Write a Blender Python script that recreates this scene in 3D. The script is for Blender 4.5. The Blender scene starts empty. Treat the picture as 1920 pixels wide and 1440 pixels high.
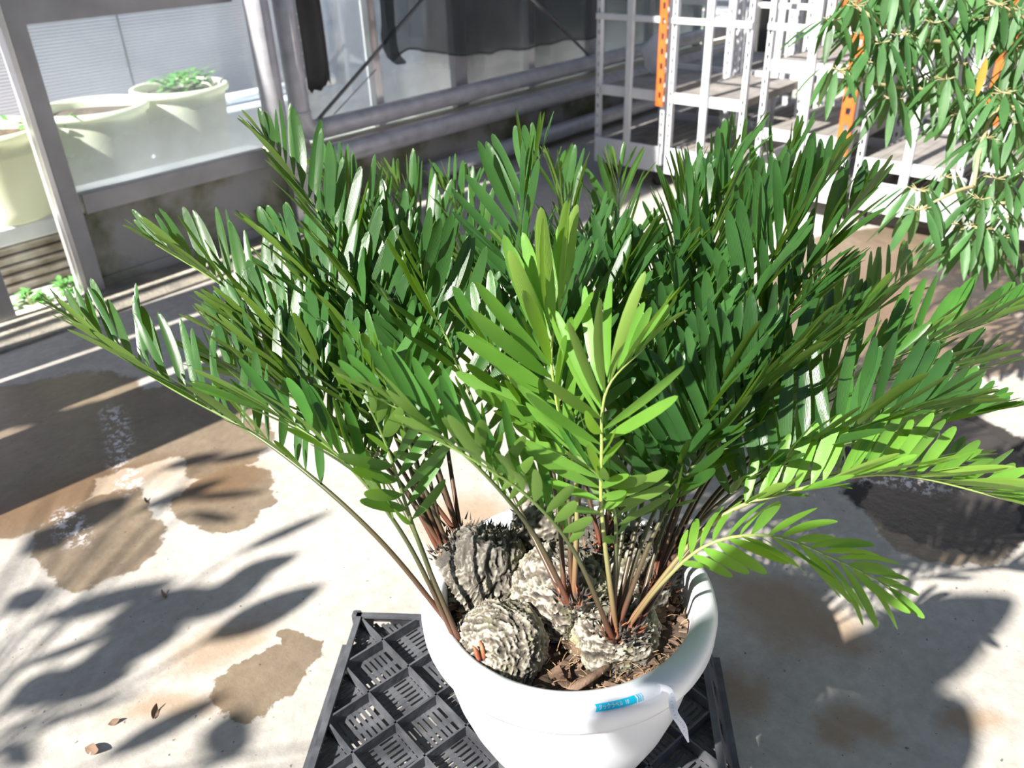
import bpy, bmesh, math, random
import numpy as np
from mathutils import Vector, Matrix, noise
random.seed(7); PI = math.pi
S = bpy.context.scene; COL = S.collection

# ------------------------------------------------------------------ camera
F = 1553.0; CX, CY = 960.0, 720.0
R = np.array([[0.65727546, -0.39477865, 0.64198037],
              [-0.75296376, -0.30762709, 0.58173117],
              [-0.0321645, -0.86574557, -0.49944976]])
CAM = np.array([0.0, 0.0, 1.4])
cd = bpy.data.cameras.new('camera'); cam = bpy.data.objects.new('camera', cd); COL.objects.link(cam)
M4 = Matrix.Identity(4)
for i in range(3):
    M4[i][0] = R[i, 0]; M4[i][1] = -R[i, 1]; M4[i][2] = -R[i, 2]; M4[i][3] = CAM[i]
cam.matrix_world = M4
cd.sensor_width = 36.0; cd.lens = F / 1920 * 36.0; cd.clip_start = 0.02; cd.clip_end = 200
cd.dof.use_dof = True; cd.dof.focus_distance = 1.3; cd.dof.aperture_fstop = 5.0
S.camera = cam

def dep(px, py, t):
    return CAM + R @ (np.array([(px - CX) / F, (py - CY) / F, 1.0]) * t)
def ray(px, py):
    v = R @ np.array([(px - CX) / F, (py - CY) / F, 1.0]); return v
def onz(px, py, z):
    r = ray(px, py); return CAM + r * (z - CAM[2]) / r[2]
def ony(px, py, y):
    r = ray(px, py); return CAM + r * (y - CAM[1]) / r[1]
def onx(px, py, x):
    r = ray(px, py); return CAM + r * (x - CAM[0]) / r[0]

# ------------------------------------------------------------------ light
S.view_settings.view_transform = 'Standard'; S.view_settings.look = 'None'
S.view_settings.exposure = 0.0; S.view_settings.gamma = 1.0
try: S.view_settings.use_curve_mapping = False
except Exception: pass
W = bpy.data.worlds.new('world'); S.world = W; W.use_nodes = True
wn = W.node_tree.nodes; wl = W.node_tree.links
bg = wn['Background']
tc = wn.new('ShaderNodeTexCoord'); sp = wn.new('ShaderNodeSeparateXYZ'); wr = wn.new('ShaderNodeValToRGB')
wl.new(tc.outputs['Generated'], sp.inputs[0]); wl.new(sp.outputs['Z'], wr.inputs[0]); wl.new(wr.outputs[0], bg.inputs[0])
wr.color_ramp.elements[0].position = 0.0; wr.color_ramp.elements[0].color = (0.80, 0.86, 0.98, 1)
wr.color_ramp.elements[1].position = 0.7; wr.color_ramp.elements[1].color = (0.50, 0.66, 1.0, 1)
bg.inputs[1].default_value = 0.82
SUN_AZ = math.radians(-4.5); SUN_EL = math.radians(41.0)
sd = bpy.data.lights.new('sun', 'SUN'); so = bpy.data.objects.new('sun', sd); COL.objects.link(so)
sundir = Vector((math.cos(SUN_AZ) * math.cos(SUN_EL), math.sin(SUN_AZ) * math.cos(SUN_EL), -math.sin(SUN_EL)))
so.rotation_euler = sundir.to_track_quat('-Z', 'Y').to_euler(); so.location = (-4, 1, 5)
sd.energy = 27.0; sd.angle = math.radians(0.8); sd.color = (1.0, 0.955, 0.87)
SH = np.array([math.cos(SUN_AZ), math.sin(SUN_AZ)]) / math.tan(SUN_EL)   # floor shift per metre of height

# ------------------------------------------------------------------ materials
def new_mat(name):
    m = bpy.data.materials.new(name); m.use_nodes = True
    n = m.node_tree.nodes; l = m.node_tree.links
    return m, n, l, n['Principled BSDF']
def ramp(n, stops):
    r = n.new('ShaderNodeValToRGB'); e = r.color_ramp.elements
    while len(e) < len(stops): e.new(0.5)
    for k, (p, c) in enumerate(stops):
        e[k].position = p; e[k].color = (c[0], c[1], c[2], 1)
    return r
def objco(n):
    return n.new('ShaderNodeTexCoord').outputs['Object']
def mat(name, c1, c2=None, rough=0.5, metal=0.0, scale=8.0, bump=0.0, bscale=None, spec=0.5, detail=5.0, stops=None, coat=0.0):
    m, n, l, b = new_mat(name)
    b.inputs['Roughness'].default_value = rough; b.inputs['Metallic'].default_value = metal
    b.inputs['Specular IOR Level'].default_value = spec; b.inputs['Coat Weight'].default_value = coat
    co = objco(n)
    nz = n.new('ShaderNodeTexNoise'); nz.inputs['Scale'].default_value = scale; nz.inputs['Detail'].default_value = detail
    l.new(co, nz.inputs['Vector'])
    r = ramp(n, stops or [(0.3, c1), (0.7, c2 or c1)])
    l.new(nz.outputs[0], r.inputs[0]); l.new(r.outputs[0], b.inputs['Base Color'])
    if bump:
        n2 = n.new('ShaderNodeTexNoise'); n2.inputs['Scale'].default_value = bscale or scale * 4; n2.inputs['Detail'].default_value = 6
        l.new(co, n2.inputs['Vector'])
        bp = n.new('ShaderNodeBump'); bp.inputs['Strength'].default_value = bump; bp.inputs['Distance'].default_value = 0.01
        l.new(n2.outputs[0], bp.inputs['Height']); l.new(bp.outputs[0], b.inputs['Normal'])
    return m

def leaf_mat(name, top, top2, under, gloss=0.32, trans=0.35, tcol=(0.35, 0.6, 0.08)):
    m, n, l, b = new_mat(name)
    co = objco(n)
    nz = n.new('ShaderNodeTexNoise'); nz.inputs['Scale'].default_value = 14; nz.inputs['Detail'].default_value = 3
    l.new(co, nz.inputs['Vector'])
    r = ramp(n, [(0.3, top), (0.7, top2)]); l.new(nz.outputs[0], r.inputs[0])
    geo = n.new('ShaderNodeNewGeometry')
    mx = n.new('ShaderNodeMix'); mx.data_type = 'RGBA'
    l.new(geo.outputs['Backfacing'], mx.inputs[0]); l.new(r.outputs[0], mx.inputs[6])
    mx.inputs[7].default_value = (*under, 1)
    at = n.new('ShaderNodeAttribute'); at.attribute_name = 'tint'
    hs = n.new('ShaderNodeHueSaturation'); l.new(mx.outputs[2], hs.inputs['Color'])
    mr = n.new('ShaderNodeMapRange'); mr.inputs[3].default_value = 0.72; mr.inputs[4].default_value = 1.3
    l.new(at.outputs['Fac'], mr.inputs[0]); l.new(mr.outputs[0], hs.inputs['Value'])
    l.new(hs.outputs[0], b.inputs['Base Color'])
    rg = n.new('ShaderNodeMapRange'); rg.inputs[3].default_value = gloss; rg.inputs[4].default_value = 0.55
    l.new(geo.outputs['Backfacing'], rg.inputs[0]); l.new(rg.outputs[0], b.inputs['Roughness'])
    b.inputs['Specular IOR Level'].default_value = 0.6
    uv = n.new('ShaderNodeUVMap'); wv = n.new('ShaderNodeTexWave'); wv.wave_type = 'BANDS'; wv.bands_direction = 'X'
    wv.inputs['Scale'].default_value = 3.2; l.new(uv.outputs[0], wv.inputs['Vector'])
    bp = n.new('ShaderNodeBump'); bp.inputs['Strength'].default_value = 0.25; bp.inputs['Distance'].default_value = 0.001
    l.new(wv.outputs['Fac'], bp.inputs['Height']); l.new(bp.outputs[0], b.inputs['Normal'])
    tr = n.new('ShaderNodeBsdfTranslucent'); tr.inputs[0].default_value = (*tcol, 1)
    ms = n.new('ShaderNodeMixShader'); ms.inputs[0].default_value = trans
    l.new(b.outputs[0], ms.inputs[1]); l.new(tr.outputs[0], ms.inputs[2])
    l.new(ms.outputs[0], n['Material Output'].inputs[0])
    return m

def glass_mat(name, haze=0.14, tint=(0.93, 0.97, 1.0), low=None):
    m, n, l, b = new_mat(name)
    n.remove(b)
    t = n.new('ShaderNodeBsdfTransparent'); t.inputs[0].default_value = (*tint, 1)
    g = n.new('ShaderNodeBsdfGlossy'); g.inputs['Roughness'].default_value = 0.03
    fr = n.new('ShaderNodeFresnel'); fr.inputs[0].default_value = 1.45
    m1 = n.new('ShaderNodeMixShader'); l.new(fr.outputs[0], m1.inputs[0]); l.new(t.outputs[0], m1.inputs[1]); l.new(g.outputs[0], m1.inputs[2])
    d = n.new('ShaderNodeBsdfDiffuse'); d.inputs[0].default_value = (0.8, 0.84, 0.86, 1)
    tl = n.new('ShaderNodeBsdfTranslucent'); tl.inputs[0].default_value = (0.8, 0.84, 0.86, 1)
    m2 = n.new('ShaderNodeMixShader'); m2.inputs[0].default_value = 0.6
    l.new(d.outputs[0], m2.inputs[1]); l.new(tl.outputs[0], m2.inputs[2])
    co = objco(n); nz = n.new('ShaderNodeTexNoise'); nz.inputs['Scale'].default_value = 2.5; nz.inputs['Detail'].default_value = 6
    l.new(co, nz.inputs['Vector'])
    sx = n.new('ShaderNodeSeparateXYZ'); l.new(co, sx.inputs[0])
    mz = n.new('ShaderNodeMapRange'); mz.inputs[1].default_value = 0.40; mz.inputs[2].default_value = 0.72
    mz.inputs[3].default_value = low or 0.5; mz.inputs[4].default_value = haze; l.new(sx.outputs['Z'], mz.inputs[0])
    ml = n.new('ShaderNodeMath'); ml.operation = 'MULTIPLY'; l.new(mz.outputs[0], ml.inputs[0])
    rr = n.new('ShaderNodeMapRange'); rr.inputs[1].default_value = 0.3; rr.inputs[2].default_value = 0.7; rr.inputs[3].default_value = 0.6; rr.inputs[4].default_value = 1.5
    l.new(nz.outputs[0], rr.inputs[0]); l.new(rr.outputs[0], ml.inputs[1])
    m3 = n.new('ShaderNodeMixShader'); l.new(ml.outputs[0], m3.inputs[0]); l.new(m1.outputs[0], m3.inputs[1]); l.new(m2.outputs[0], m3.inputs[2])
    l.new(m3.outputs[0], n['Material Output'].inputs[0])
    return m

# concrete floor: dry, dusty and pale, with wet patches and rusty silt given by floor position
def ell(c, a, b):
    """ellipse on the floor: centre pixel, ends of two half axes (pixels) -> world numbers"""
    C0 = onz(*c, 0); A = onz(*a, 0) - C0; B = onz(*b, 0) - C0
    ang = math.atan2(A[1], A[0])
    ra = float(np.hypot(A[0], A[1])); u = A / ra; Bp = B - u * (B @ u)
    return C0, ang, ra * 1.12, 1.12 * max(0.03, float(np.hypot(Bp[0], Bp[1])))
WET = [((1720, 500), (1920, 470), (1660, 430)), ((190, 1010), (290, 990), (180, 1090)), ((60, 930), (160, 900), (30, 1010)), ((150, 830), (420, 790), (120, 900)),
       ((430, 930), (515, 920), (430, 985)), ((420, 840), (500, 830), (420, 890)), ((300, 760), (480, 760), (280, 800)), ((50, 780), (250, 740), (60, 850)),
       ((500, 1265), (590, 1230), (470, 1330)), ((560, 1210), (590, 1240), (520, 1210)),
       ((1760, 960), (1900, 1000), (1640, 1005)), ((1800, 850), (1910, 860), (1680, 900)), ((1600, 880), (1680, 890), (1520, 885)),
       ((1640, 600), (1900, 640), (1560, 680)), ((1600, 730), (1800, 760), (1500, 780)),]
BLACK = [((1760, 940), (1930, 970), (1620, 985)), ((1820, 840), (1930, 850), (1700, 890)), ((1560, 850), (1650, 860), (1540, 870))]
SILT = [((180, 910), (330, 880), (150, 950)), ((420, 1205), (500, 1165), (370, 1260)), ((420, 900), (500, 880), (430, 930)),
        ((1460, 1140), (1560, 1200), (1400, 1160)), ((1560, 1180), (1620, 1210), (1520, 1200)), ((1720, 560), (1900, 580), (1600, 640)),
        ((880, 970), (960, 960), (880, 1010)), ((50, 960), (180, 930), (40, 1000)), ((300, 1330), (400, 1310), (250, 1360)), ((1380, 1290), (1420, 1310), (1360, 1320)), ((1600, 1352), (1650, 1355), (1600, 1372)), ((1560, 1370), (1600, 1380), (1560, 1390)), ((1820, 1352), (1870, 1355), (1820, 1370))]
CRUST = [((222, 830), (232, 870), (214, 830)), ((212, 790), (216, 815), (204, 790)), ((135, 990), (148, 1015), (128, 992)), ((242, 905), (244, 925), (236, 905)), ((1690, 905), (1760, 912), (1690, 912)), ((1760, 740), (1790, 760), (1750, 745))]
def floor_material():
    m, n, l, b = new_mat('concrete_floor')
    co = objco(n)
    def noisetex(sc, det=6, rough=0.6):
        z = n.new('ShaderNodeTexNoise'); z.inputs['Scale'].default_value = sc; z.inputs['Detail'].default_value = det; z.inputs['Roughness'].default_value = rough
        l.new(co, z.inputs['Vector']); return z
    warp = noisetex(5.5, 7, 0.62)
    sub = n.new('ShaderNodeVectorMath'); sub.operation = 'SUBTRACT'; sub.inputs[1].default_value = (0.5, 0.5, 0.5)
    l.new(warp.outputs['Color'], sub.inputs[0])
    def mask(lst, amount, soft):
        sc = n.new('ShaderNodeVectorMath'); sc.operation = 'SCALE'; sc.inputs[3].default_value = amount; l.new(sub.outputs[0], sc.inputs[0])
        ad = n.new('ShaderNodeVectorMath'); ad.operation = 'ADD'; l.new(co, ad.inputs[0]); l.new(sc.outputs[0], ad.inputs[1])
        cur = None
        for e in lst:
            C0, ang, ra, rb = ell(*e)
            mp = n.new('ShaderNodeMapping'); mp.vector_type = 'TEXTURE'
            mp.inputs['Location'].default_value = (C0[0], C0[1], 0); mp.inputs['Rotation'].default_value = (0, 0, ang); mp.inputs['Scale'].default_value = (ra, rb, 1)
            l.new(ad.outputs[0], mp.inputs[0])
            xy = n.new('ShaderNodeVectorMath'); xy.operation = 'MULTIPLY'; xy.inputs[1].default_value = (1, 1, 0); l.new(mp.outputs[0], xy.inputs[0])
            ln = n.new('ShaderNodeVectorMath'); ln.operation = 'LENGTH'; l.new(xy.outputs[0], ln.inputs[0])
            if cur is None: cur = ln.outputs['Value']
            else:
                mi = n.new('ShaderNodeMath'); mi.operation = 'MINIMUM'; l.new(cur, mi.inputs[0]); l.new(ln.outputs['Value'], mi.inputs[1]); cur = mi.outputs[0]
        mr = n.new('ShaderNodeMapRange'); mr.interpolation_type = 'SMOOTHSTEP'
        mr.inputs[1].default_value = 1 - soft; mr.inputs[2].default_value = 1 + soft; mr.inputs[3].default_value = 1; mr.inputs[4].default_value = 0
        l.new(cur, mr.inputs[0]); return mr.outputs[0]
    wet = mask(WET, 0.20, 0.035); silt = mask(SILT, 0.16, 0.6)
    big = noisetex(1.6); fine = noisetex(28, 8, 0.7); speck = noisetex(70, 3, 0.5)
    base = ramp(n, [(0.3, (0.40, 0.375, 0.345)), (0.5, (0.52, 0.49, 0.45)), (0.72, (0.62, 0.59, 0.55))]); l.new(big.outputs[0], base.inputs[0])
    def mix(fac, a, bb, typ='MIX'):
        x = n.new('ShaderNodeMix'); x.data_type = 'RGBA'; x.blend_type = typ
        if isinstance(fac, float): x.inputs[0].default_value = fac
        else: l.new(fac, x.inputs[0])
        for sock, v in ((x.inputs[6], a), (x.inputs[7], bb)):
            if isinstance(v, tuple): sock.default_value = (*v, 1)
            else: l.new(v, sock)
        return x.outputs[2]
    fr = ramp(n, [(0.3, (0.72, 0.70, 0.68)), (0.65, (1.05, 1.05, 1.05))]); l.new(fine.outputs[0], fr.inputs[0])
    c = mix(0.8, base.outputs[0], fr.outputs[0], 'MULTIPLY')
    sr = ramp(n, [(0.27, (0.35, 0.33, 0.30)), (0.31, (1, 1, 1))]); l.new(speck.outputs[0], sr.inputs[0])
    c = mix(1.0, c, sr.outputs[0], 'MULTIPLY')
    sm = n.new('ShaderNodeMath'); sm.operation = 'MULTIPLY'; sm.inputs[1].default_value = 0.75; l.new(silt, sm.inputs[0])
    c = mix(sm.outputs[0], c, (0.36, 0.25, 0.16))
    wc = ramp(n, [(0.3, (0.40, 0.33, 0.27)), (0.7, (0.52, 0.44, 0.33))]); l.new(warp.outputs[0], wc.inputs[0])
    cw = mix(1.0, c, wc.outputs[0], 'MULTIPLY')
    c = mix(wet, c, cw)
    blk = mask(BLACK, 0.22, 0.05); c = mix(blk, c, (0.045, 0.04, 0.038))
    crust = mask(CRUST, 0.14, 0.7); ct = n.new('ShaderNodeMath'); ct.operation = 'GREATER_THAN'; ct.inputs[1].default_value = 0.53
    rg_ = noisetex(40, 4, 0.8); l.new(rg_.outputs[0], ct.inputs[0]); cm = n.new('ShaderNodeMath'); cm.operation = 'MULTIPLY'; l.new(ct.outputs[0], cm.inputs[0]); l.new(crust, cm.inputs[1])
    c = mix(cm.outputs[0], c, (0.74, 0.71, 0.74))
    l.new(c, b.inputs['Base Color'])
    rm = n.new('ShaderNodeMapRange'); rm.inputs[3].default_value = 0.85; rm.inputs[4].default_value = 0.32; l.new(wet, rm.inputs[0]); l.new(rm.outputs[0], b.inputs['Roughness'])
    b.inputs['Specular IOR Level'].default_value = 0.35
    bp = n.new('ShaderNodeBump'); bp.inputs['Strength'].default_value = 0.5; bp.inputs['Distance'].default_value = 0.006
    l.new(fine.outputs[0], bp.inputs['Height']); l.new(bp.outputs[0], b.inputs['Normal'])
    return m

MT = {}
MT['floor'] = floor_material()
MT['alu'] = mat('aluminium_frame', (0.30, 0.30, 0.31), (0.40, 0.40, 0.42), 0.42, 0.25, 6, 0.1)
MT['alu_bright'] = mat('bright_aluminium', (0.62, 0.62, 0.63), (0.74, 0.74, 0.75), 0.3, 0.7, 6, 0.05)
MT['pipe'] = mat('galvanised_pipe', (0.40, 0.40, 0.43), (0.56, 0.56, 0.60), 0.40, 0.2, 14, 0.08, 60)
MT['white_paint'] = mat('white_steel', (0.68, 0.70, 0.74), (0.80, 0.81, 0.84), 0.45, 0.0, 10, 0.05)
MT['orange'] = mat('orange_steel', (0.72, 0.12, 0.015), (0.80, 0.18, 0.03), 0.6, 0.0, 12, 0.05)
MT['hole'] = mat('dark_hole', (0.06, 0.06, 0.07), None, 0.8)
MT['deck'] = mat('weathered_deck', (0.22, 0.20, 0.185), (0.36, 0.335, 0.31), 0.75, 0, 9, 0.2)
MT['block'] = mat('mossy_render', (0.1, 0.1, 0.1), None, 0.9, 0, 4.5, 0.3, 30, stops=[(0.36, (0.14, 0.15, 0.09)), (0.47, (0.27, 0.27, 0.23)), (0.56, (0.35, 0.35, 0.35))])
MT['sill'] = mat('cream_sill', (0.50, 0.49, 0.43), (0.62, 0.60, 0.52), 0.7)
MT['kerb'] = mat('rough_kerb', (0.20, 0.185, 0.16), (0.42, 0.38, 0.31), 0.9, 0, 7, 0.8, 60)
MT['glass'] = glass_mat('dusty_glass'); MT['glass_clear'] = glass_mat('cleaner_glass', 0.05, low=0.16)
MT['barrel'] = mat('cream_plastic', (0.72, 0.74, 0.58), (0.80, 0.82, 0.70), 0.5, 0, 3, stops=[(0.3, (0.70, 0.70, 0.50)), (0.6, (0.80, 0.82, 0.70))])
MT['soil'] = mat('dark_soil', (0.035, 0.025, 0.018), (0.11, 0.075, 0.05), 0.95, 0, 30, 1.0, 60)
MT['bark'] = mat('bark_chip', (0.10, 0.055, 0.035), (0.30, 0.20, 0.14), 0.8, 0, 18, 0.5)
MT['pot'] = mat('white_glazed_plastic', (0.76, 0.79, 0.85), (0.80, 0.83, 0.88), 0.28, 0, 2, spec=0.5)
MT['crate'] = mat('black_plastic', (0.045, 0.047, 0.055), (0.13, 0.135, 0.15), 0.5, 0, 16, 0.15, 60)
MT['wood'] = mat('worn_planks', (0.34, 0.27, 0.20), (0.55, 0.46, 0.37), 0.85, 0, 8, 0.3)
MT['tray'] = mat('stained_tray', (0.30, 0.24, 0.19), (0.66, 0.62, 0.58), 0.7, 0, 10, 0.2)
MT['brick'] = mat('grey_brick', (0.22, 0.22, 0.25), (0.30, 0.30, 0.33), 0.8, 0, 12)
MT['blue_wall'] = mat('pale_blue_wall', (0.52, 0.58, 0.70), (0.58, 0.64, 0.76), 0.6, 0, 2)
MT['outside'] = mat('outside_ground', (0.28, 0.26, 0.26), (0.46, 0.44, 0.44), 0.9, 0, 4, 0.3, 30)
MT['dark'] = mat('black_sheet', (0.02, 0.02, 0.022), (0.05, 0.05, 0.05), 0.6, 0, 5)
MT['rod'] = mat('dark_rod', (0.10, 0.10, 0.11), (0.2, 0.2, 0.2), 0.5, 0.3)
MT['stem'] = mat('yellow_stem', (0.36, 0.32, 0.15), (0.52, 0.44, 0.25), 0.6, 0, 20)
MT['twig'] = mat('weed_stem', (0.16, 0.22, 0.08), None, 0.6)
MT['leaf'] = leaf_mat('deep_green_leaflet', (0.028, 0.090, 0.024), (0.048, 0.135, 0.032), (0.085, 0.155, 0.018), 0.25, 0.26, (0.20, 0.40, 0.02))
MT['leaf_mid'] = leaf_mat('fresh_green_leaflet', (0.045, 0.15, 0.026), (0.075, 0.21, 0.035), (0.11, 0.21, 0.03), 0.28, 0.28, (0.22, 0.46, 0.03))
MT['leaf_young'] = leaf_mat('young_green_leaflet', (0.12, 0.30, 0.04), (0.19, 0.40, 0.06), (0.22, 0.36, 0.06), 0.33, 0.34, (0.34, 0.60, 0.05))
MT['whorl'] = leaf_mat('whorled_leaf', (0.045, 0.14, 0.04), (0.085, 0.21, 0.06), (0.12, 0.21, 0.07), 0.4, 0.26, (0.18, 0.34, 0.05))
MT['old_leaf'] = leaf_mat('yellow_leaf', (0.65, 0.45, 0.08), (0.75, 0.55, 0.12), (0.6, 0.45, 0.1), 0.5, 0.3, (0.7, 0.5, 0.1))
MT['bush'] = leaf_mat('outdoor_leaf', (0.06, 0.20, 0.05), (0.14, 0.32, 0.10), (0.14, 0.30, 0.08), 0.5, 0.3, (0.2, 0.5, 0.08))

def add_translucent(m, c, f):
    n = m.node_tree.nodes; l = m.node_tree.links; t = n.new('ShaderNodeBsdfTranslucent'); t.inputs[0].default_value = (*c, 1)
    ms = n.new('ShaderNodeMixShader'); ms.inputs[0].default_value = f; l.new(n['Principled BSDF'].outputs[0], ms.inputs[1]); l.new(t.outputs[0], ms.inputs[2]); l.new(ms.outputs[0], n['Material Output'].inputs[0])
add_translucent(MT['barrel'], (0.85, 0.88, 0.72), 0.35)
def siding_material():
    m, n, l, b = new_mat('white_ribbed_siding')
    b.inputs['Base Color'].default_value = (0.84, 0.85, 0.92, 1); b.inputs['Roughness'].default_value = 0.6
    co = objco(n); w = n.new('ShaderNodeTexWave'); w.bands_direction = 'Z'; w.inputs['Scale'].default_value = 18; w.inputs['Distortion'].default_value = 0.6
    w.inputs['Detail'].default_value = 3; l.new(co, w.inputs['Vector'])
    bp = n.new('ShaderNodeBump'); bp.inputs['Strength'].default_value = 0.5; bp.inputs['Distance'].default_value = 0.01
    l.new(w.outputs['Fac'], bp.inputs['Height']); l.new(bp.outputs[0], b.inputs['Normal']); return m
MT['siding'] = siding_material()
def net_material():
    m, n, l, b = new_mat('black_shade_net')
    b.inputs['Base Color'].default_value = (0.018, 0.03, 0.032, 1); b.inputs['Roughness'].default_value = 0.8
    t = n.new('ShaderNodeBsdfTransparent'); ms = n.new('ShaderNodeMixShader'); ms.inputs[0].default_value = 0.66
    l.new(t.outputs[0], ms.inputs[1]); l.new(b.outputs[0], ms.inputs[2]); l.new(ms.outputs[0], n['Material Output'].inputs[0]); return m
MT['net'] = net_material()
def bag_material():
    m, n, l, b = new_mat('clear_film')
    b.inputs['Base Color'].default_value = (0.85, 0.87, 0.9, 1); b.inputs['Roughness'].default_value = 0.15
    t = n.new('ShaderNodeBsdfTransparent'); ms = n.new('ShaderNodeMixShader'); ms.inputs[0].default_value = 0.55
    l.new(t.outputs[0], ms.inputs[1]); l.new(b.outputs[0], ms.inputs[2]); l.new(ms.outputs[0], n['Material Output'].inputs[0]); return m
MT['film'] = bag_material()
def stalk_material(name, stops):
    m, n, l, b = new_mat(name)
    at = n.new('ShaderNodeAttribute'); at.attribute_name = 'along'
    r = ramp(n, stops); l.new(at.outputs['Fac'], r.inputs[0]); l.new(r.outputs[0], b.inputs['Base Color'])
    b.inputs['Roughness'].default_value = 0.4; return m
MT['stalk'] = stalk_material('stalk', [(0.0, (0.15, 0.045, 0.025)), (0.12, (0.085, 0.05, 0.03)), (0.4, (0.07, 0.085, 0.035)), (0.75, (0.16, 0.26, 0.06))])
MT['stalk_young'] = stalk_material('young_stalk', [(0.0, (0.20, 0.09, 0.05)), (0.3, (0.25, 0.24, 0.10)), (0.6, (0.34, 0.45, 0.12))])
def caudex_material():
    m, n, l, b = new_mat('wrinkled_caudex')
    at = n.new('ShaderNodeAttribute'); at.attribute_name = 'ridge'
    at2 = n.new('ShaderNodeAttribute'); at2.attribute_name = 'moss'
    r = ramp(n, [(0.0, (0.03, 0.025, 0.022)), (0.38, (0.15, 0.13, 0.10)), (0.60, (0.38, 0.35, 0.29)), (0.86, (0.68, 0.66, 0.60))])
    l.new(at.outputs['Fac'], r.inputs[0])
    co = objco(n); nz = n.new('ShaderNodeTexNoise'); nz.inputs['Scale'].default_value = 16; nz.inputs['Detail'].default_value = 6; l.new(co, nz.inputs['Vector'])
    mr = ramp(n, [(0.50, (0, 0, 0)), (0.66, (1, 1, 1))]); l.new(nz.outputs[0], mr.inputs[0])
    mm = n.new('ShaderNodeMath'); mm.operation = 'MULTIPLY'; mm.inputs[1].default_value = 0.55; l.new(mr.outputs[0], mm.inputs[0])
    x = n.new('ShaderNodeMix'); x.data_type = 'RGBA'; l.new(mm.outputs[0], x.inputs[0]); l.new(r.outputs[0], x.inputs[6]); x.inputs[7].default_value = (0.42, 0.42, 0.22, 1)
    y = n.new('ShaderNodeMix'); y.data_type = 'RGBA'; l.new(at2.outputs['Fac'], y.inputs[0]); l.new(x.outputs[2], y.inputs[6]); y.inputs[7].default_value = (0.07, 0.065, 0.06, 1)
    l.new(y.outputs[2], b.inputs['Base Color']); b.inputs['Roughness'].default_value = 0.9
    n2 = n.new('ShaderNodeTexNoise'); n2.inputs['Scale'].default_value = 160; n2.inputs['Detail'].default_value = 4; l.new(co, n2.inputs['Vector'])
    bp = n.new('ShaderNodeBump'); bp.inputs['Strength'].default_value = 0.7; bp.inputs['Distance'].default_value = 0.003
    l.new(n2.outputs[0], bp.inputs['Height']); l.new(bp.outputs[0], b.inputs['Normal']); return m
MT['caudex'] = caudex_material()
MT['stub'] = mat('dark_leaf_base', (0.03, 0.026, 0.024), (0.16, 0.13, 0.11), 0.9, 0, 60)
MT['red_bud'] = mat('red_brown_scale', (0.28, 0.06, 0.025), (0.42, 0.20, 0.10), 0.6, 0, 60)
MT['fibre'] = mat('pale_fibre', (0.30, 0.17, 0.08), (0.50, 0.33, 0.18), 0.8, 0, 60)
MT['paper'] = mat('white_label_paper', (0.80, 0.83, 0.92), None, 0.5)
MT['cyan'] = mat('cyan_print', (0.0, 0.50, 0.80), (0.0, 0.58, 0.84), 0.5)
MT['white_ink'] = mat('white_print', (0.9, 0.93, 0.95), None, 0.5)
MT['pencil'] = mat('pencil_grey', (0.25, 0.27, 0.34), None, 0.6)

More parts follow.
